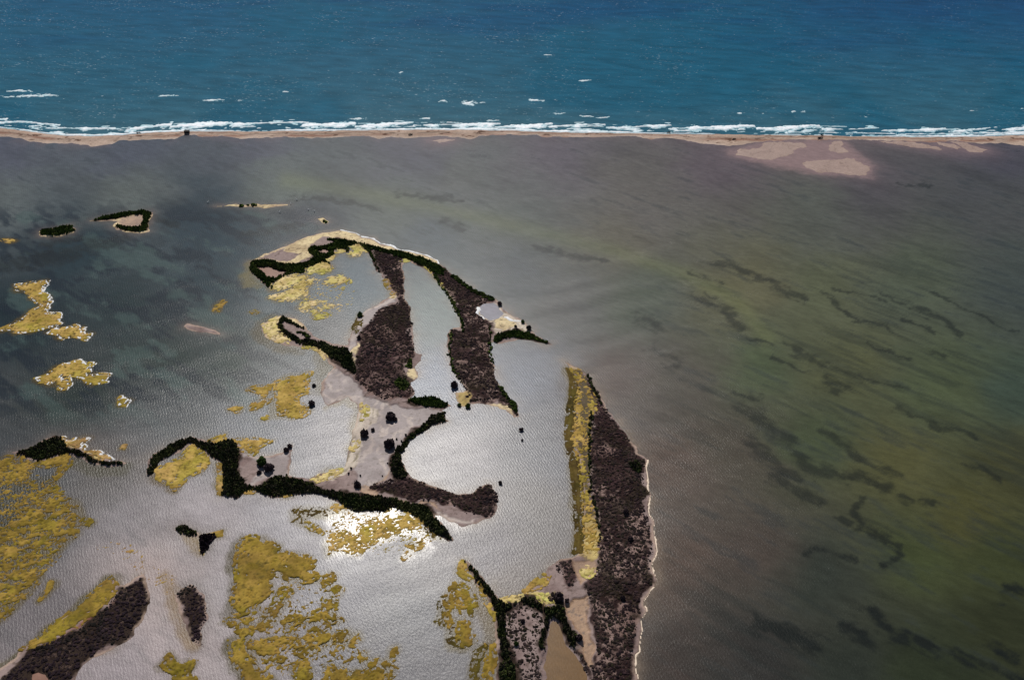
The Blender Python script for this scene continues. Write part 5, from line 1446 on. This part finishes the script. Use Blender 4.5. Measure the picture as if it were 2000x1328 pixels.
def build_surf():
    xs = np.arange(-560, 560, 0.75)
    t = np.arange(-1.5, 26, 0.75)
    X = np.broadcast_to(xs, (len(t), len(xs))).copy()
    Tt = np.broadcast_to(t[:, None], X.shape)
    Y = y_sea(X) + Tt
    # lines of breakers: long segments that overlap and slant slightly
    cen = 11.5 + 5.0 * (fbm(X, X * 0 + 2, 55, 2, 200) - 0.5) * 2 + 1.5 * sstep(-150, -400, X)
    saw = ((X + 30 * fbm(X, X * 0, 80, 2, 203)) / 46.0) % 1.0
    cen = cen + (saw - 0.5) * 5.0
    lenm = fbm(X, X * 0 + 5, 24, 3, 206)
    wdt = np.maximum(0.25, 4.3 * sstep(0.28, 0.60, lenm)) * (0.4 + 0.9 * np.sin(math.pi * np.clip(saw, 0.02, 0.98)))
    q = (Tt - cen)
    body = 1.0 - np.where(q > 0, q / (wdt * 0.5 + 0.15), -q / (wdt * 1.3 + 0.15))
    lace = fbm(X / 1.8, Y, 2.2, 5, 210, 0.65)
    f = body * 1.1 + (lace - 0.52) * 3.2
    # swash sheet right at the beach
    sw = 1.0 - np.abs(Tt - 0.9 - 1.2 * (fbm(X, X * 0, 12, 3, 214) - .5)) / (1.7 * sstep(0.42, 0.7, fbm(X, X * 0 + 8, 60, 2, 217)) + 0.12)
    f = np.maximum(f, sw + (lace - 0.5) * 2.0)
    # thin second line on the right
    l2 = 1.0 - np.abs(Tt - 4.0 - 2.0 * fbm(X, X * 0 + 1, 40, 2, 219)) / (1.3 * sstep(180, 380, X) + 0.05) + (lace - 0.55) * 2.5
    f = np.maximum(f, l2)
    # streaky remnants in front of the breakers
    rem = sstep(0.60, 0.70, fbm(X / 4, Y, 2.4, 4, 222)) * 1.0 - 0.75 + 0.3 * np.exp(-((Tt - cen + 5) / 4) ** 2)
    f = np.maximum(f, np.where(Tt < cen + 5, rem, -1))
    f = np.where(Tt < -1.0, -1, f)
    foam_obj('surf', X, Y, f, 0.55, 'long line of white surf breaking along the seaward side of the sandbar', 'surf')
    caps = [(327, 187, 26, 2.0), (420, 196, 40, 2.4), (466, 197, 10, 1.6), (345, 188, 8, 1.2), (868, 198, 16, 2.0), (915, 202, 22, 5.0), (940, 201, 20, 2.0), (783, 142, 9, 2.4), (1048, 197, 24, 2.6), (557, 180, 16, 1.6), (60, 188, 90, 2.6),
            (95, 186, 36, 2.0), (1550, 218, 8, 1.8), (1570, 218, 10, 1.8), (1690, 229, 9, 1.6), (1445, 222, 7, 1.4), (1490, 222, 6, 1.2), (1900, 217, 8, 1.2), (1996, 212, 6, 1.4), (1145, 158, 24, 1.6), (1068, 108, 14, 1.4), (40, 178, 40, 2.0), (470, 241, 40, 1.6),
            (600, 240, 30, 1.6), (700, 232, 30, 1.6), (770, 241, 30, 1.6), (880, 240, 40, 1.4), (830, 232, 20, 1.4), (960, 236, 30, 1.4), (1140, 227, 30, 1.4), (1090, 222, 20, 1.4), (1180, 230, 26, 1.4), (210, 252, 30, 2.0)]
    Xs, Ys, fs = [], [], []
    for k, (u, v, w, th) in enumerate(caps):
        x, y = at(u, v)
        mpp = math.hypot(math.hypot(x, y), CAM_H) / FPX
        hw = w * mpp * 0.5
        X, Y = np.meshgrid(np.arange(-hw - 2, hw + 2, 0.55), np.arange(-th * 1.6 - 1, th * 1.6 + 1, 0.45))
        sl = 0.10 * math.sin(k * 2.1)
        q = np.abs(Y - sl * X - 0.4 * np.sin(X / 3 + k))
        f = 0.75 - np.sqrt((X / hw) ** 2 + (q / (th * 0.8)) ** 2) + (fbm((X + x) / 2.6, Y + y, 1.3, 4, 230 + k, 0.65) - 0.5) * 3.6
        Xs.append((X + x, Y + y, f))
    # all whitecaps form one mass of foam on the sea
    V, F, C = [], [], []
    off = 0
    for X, Y, f in Xs:
        Z = np.where(f > 0, 0.35 * (1 - np.exp(-f / 0.4)) + 0.04, f * 0.4)
        keep = Z > -0.1
        ff = grid_faces(*X.shape)
        ff = ff[keep.ravel()[ff].any(1)]
        V.append(np.stack([X.ravel(), Y.ravel(), np.maximum(Z, -0.25).ravel()], -1))
        C.append(mix(lin((150, 190, 200)), np.array([0.66, 0.7, 0.73]), sstep(0, 0.6, f)).reshape(-1, 3))
        F.append(ff + off)
        off += X.size
    V, F, C = np.concatenate(V), np.concatenate(F), np.concatenate(C)
    used = np.unique(F)
    mp = np.full(len(V), -1)
    mp[used] = np.arange(len(used))
    o = link('whitecaps', raw_mesh('whitecaps', V[used], mp[F], C[used]), M_FOAM)
    tag(o, 'scattered white wave crests on the open sea behind the surf', 'whitecaps', None, 'stuff')


build_surf()


# foam on windward island shores
def shore_foam(line, w, label, off=0.0):
    P = W(line)
    x0, y0 = P.min(0) - 3
    x1, y1 = P.max(0) + 3
    X, Y = np.meshgrid(np.arange(x0, x1, 0.45), np.arange(y0, y1, 0.45))
    Xw, Yw = warp(X, Y, 0.55, 4.5, 3)
    d = pdist(P, Xw, Yw)
    f = 1 - d / w + (fbm(X, Y, 3.0, 4, 240) - 0.52) * 2.6
    Z = np.where(f > 0, 0.16 * (1 - np.exp(-f / 0.3)) + 0.05, f * 0.4)
    t = TERRAIN[0] if 'hooked' in label else TERRAIN[1]
    g = np.maximum(sample(t, X.ravel(), Y.ravel()).reshape(X.shape), 0)
    Z = np.where(f > 0, Z + g, np.maximum(Z, -0.2))
    me = grid_mesh('shore_foam', X, Y, Z, np.full(X.shape + (3,), 1.0) * (lin((222, 200, 176)) if off else 0.74), f > -0.15)
    if me is None:
        return
    c0 = recentre(me)
    o = link('shore_foam', me, M_FOAM)
    o.location = c0
    tag(o, label, 'foam', None, 'stuff')


shore_foam([(665, 450), (690, 455), (715, 464), (730, 466), (745, 476), (765, 480), (778, 487), (808, 493), (822, 496), (840, 501), (857, 510), (860, 517)], 0.5, 'thin white foam along the top beach of the hooked island')
shore_foam([(934, 602), (934, 612), (940, 618), (948, 625)], 0.7, 'white rim on the left side of the small pale lagoon, hooked island')
shore_foam([(985, 620), (1000, 628), (1016, 628)], 0.7, 'white foam specks below the small pale lagoon, hooked island')
shore_foam([(1262, 898), (1264, 915), (1263, 930), (1267, 950), (1274, 965), (1269, 985), (1269, 1005), (1276, 1020), (1280, 1040), (1280, 1060), (1281, 1085), (1276, 1105), (1280, 1120), (1282, 1130)], 0.22, 'thin pale waterline along the upper right shore of the long island', 0.5)
shore_foam([(1278, 1147), (1266, 1165), (1260, 1175), (1266, 1190), (1257, 1205), (1252, 1230), (1247, 1260), (1242, 1290), (1246, 1328)], 0.25, 'thin pale waterline along the lower right shore of the long island', 0.5)

# ------------------------------------------------------------------ small things on the sandbar
def prism(bm, cx, cy, cz, sx, sy, sz, rz=0.0, tilt=0.0):
    r = bmesh.ops.create_cube(bm, size=1.0)
    for v in r['verts']:
        x, y, z = v.co.x * sx, v.co.y * sy, v.co.z * sz
        x, z = x * math.cos(tilt) - z * math.sin(tilt), x * math.sin(tilt) + z * math.cos(tilt)
        v.co = (cx + x * math.cos(rz) - y * math.sin(rz), cy + x * math.sin(rz) + y * math.cos(rz), cz + z)
    return r


def bm_obj(name, bm, mat, parent):
    bmesh.ops.bevel(bm, geom=bm.edges[:], offset=0.02, segments=1, affect='EDGES')
    me = bpy.data.meshes.new(name)
    bm.to_mesh(me)
    bm.free()
    return link(name, me, mat, parent)


def hut():
    x, y = at(365.5, 261)
    t = thing('hut', (x, y, 0.35), 'small black box-like hut on the sandbar above a notch in the shore', 'hut')
    for nm, args in [('wall', (0, 1.1, 1.0, 3.2, 0.1, 1.5)), ('wall', (0, -1.1, 1.0, 3.2, 0.1, 1.5)), ('wall', (-1.55, 0, 1.0, 0.1, 2.1, 1.5)), ('wall', (1.55, 0, 1.0, 0.1, 2.1, 1.5)), ('floor', (0, 0, 0.2, 3.3, 2.4, 0.1)), ('roof', (0, 0, 1.82, 3.7, 2.8, 0.12))]:
        bm = bmesh.new()
        prism(bm, *args)
        bm_obj(nm, bm, M_DARKWOOD, t)
    for px_, py_ in ((-1.6, -1.2), (1.6, -1.2), (-1.6, 1.2), (1.6, 1.2)):
        bm = bmesh.new()
        prism(bm, px_, py_, 0.4, 0.16, 0.16, 2.6)
        bm_obj('post', bm, M_DARKWOOD, t)
    bm = bmesh.new()
    prism(bm, -0.9, 0.9, 2.3, 0.12, 0.12, 0.9)
    bm_obj('chimney_pipe', bm, M_DARKWOOD, t)


hut()


def log_mesh(L, r):
    bm = bmesh.new()
    res = bmesh.ops.create_cone(bm, cap_ends=True, segments=8, radius1=r, radius2=r * 0.6, depth=L)
    bmesh.ops.subdivide_edges(bm, edges=[e for e in bm.edges if abs(e.verts[0].co.z - e.verts[1].co.z) > L * 0.5], cuts=3)
    for v in bm.verts:
        v.co.x += 0.12 * math.sin(v.co.z * 1.9) + 0.03 * random.uniform(-1, 1)
        v.co.y += 0.08 * math.cos(v.co.z * 1.3) + 0.03 * random.uniform(-1, 1)
    me = bpy.data.meshes.new('log')
    bm.to_mesh(me)
    bm.free()
    me.materials.append(M_DARKWOOD)
    return me


def driftwood(u, v, n, size, label, up=0):
    x, y = at(u, v)
    t = thing('driftwood_heap', (x, y, 0.6), label, 'driftwood', 'dark heaps on the sandbar')
    for k in range(n):
        o = bpy.data.objects.new('log', log_mesh(size * random.uniform(0.7, 1.3), 0.16 * random.uniform(0.8, 1.5)))
        COL.objects.link(o)
        o.parent = t
        if k < up:
            o.rotation_euler = (random.uniform(-0.25, 0.25), random.uniform(-0.3, 0.3), random.random() * 6)
            o.location = (random.uniform(-0.5, 0.5), random.uniform(-0.4, 0.4), 0.45 * size)
        else:
            o.rotation_euler = (math.pi / 2 + random.uniform(-0.25, 0.25), 0, random.uniform(0.8, 2.3))
            o.location = (random.uniform(-0.5, 0.5) * size, random.uniform(-0.4, 0.4), 0.15 + 0.16 * (k % 4))
    return t


driftwood(272, 262.5, 9, 1.8, 'low dark heap on the sandbar left of the hut')
driftwood(1307, 261.5, 7, 1.7, 'small dark heap on the beach right of the middle', 2)
driftwood(1606, 266.5, 8, 2.0, 'tall dark stack of posts above the pinkish sand flat', 4)
driftwood(1601, 271.5, 9, 2.6, 'flat dark wrack heap below the stack of posts')
driftwood(1434, 274, 7, 1.8, 'dark wrack heap on the wide sandy part left of the sand flat')
driftwood(802, 265, 7, 1.8, 'dark wrack heap near the middle of the sandbar')


# ------------------------------------------------------------------ white birds on the shallows
def bird_mesh():
    bm = bmesh.new()
    r = bmesh.ops.create_uvsphere(bm, u_segments=12, v_segments=8, radius=1.0)
    for v in r['verts']:
        v.co.x *= 0.34
        v.co.y *= 0.16
        v.co.z = v.co.z * 0.16 + 0.42
        if v.co.x < -0.15:
            v.co.y *= 0.6
            v.co.z += (-0.15 - v.co.x) * 0.15
    r = bmesh.ops.create_cone(bm, cap_ends=True, segments=8, radius1=0.075, radius2=0.045, depth=0.34)
    for v in r['verts']:
        v.co = (v.co.x + 0.29 + v.co.z * 0.3, v.co.y, v.co.z + 0.60)
    r = bmesh.ops.create_uvsphere(bm, u_segments=8, v_segments=6, radius=0.085)
    for v in r['verts']:
        v.co = (v.co.x * 1.25 + 0.37, v.co.y, v.co.z + 0.79)
    r = bmesh.ops.create_cone(bm, cap_ends=True, segments=6, radius1=0.03, radius2=0.005, depth=0.16)
    for v in r['verts']:
        v.co = (v.co.z + 0.52, v.co.y, v.co.x + 0.77)
    for s in (-0.06, 0.06):
        r = bmesh.ops.create_cone(bm, cap_ends=True, segments=6, radius1=0.018, radius2=0.022, depth=0.42)
        for v in r['verts']:
            v.co = (v.co.x + 0.02, v.co.y + s, v.co.z + 0.12)
    me = bpy.data.meshes.new('bird')
    bm.to_mesh(me)
    bm.free()
    for p in me.polygons:
        p.use_smooth = True
    me.materials.append(M_BIRD)
    return me


BM_ = bird_mesh()
for k, (u, v, lab) in enumerate([(406, 396.5, 'white bird left of the thin sand strip islet'), (568, 399.5, 'white bird just off the right end of the thin strip islet'), (580, 391.5, 'white bird above the right end of the thin strip islet'),
                                 (603, 411, 'left of two white birds above the tiny green islet'), (614, 413.5, 'right of two white birds above the tiny green islet'), (546, 415.5, 'white bird below the thin strip islet')]):
    x, y = at(u, v)
    o = bpy.data.objects.new('bird', BM_)
    COL.objects.link(o)
    o.location = (x, y, -0.06)
    o.rotation_euler = (0, 0, 0.4 + k * 1.1)
    o.scale = (1.7, 1.7, 1.7)
    tag(o, lab, 'bird', 'white birds on the shallows')
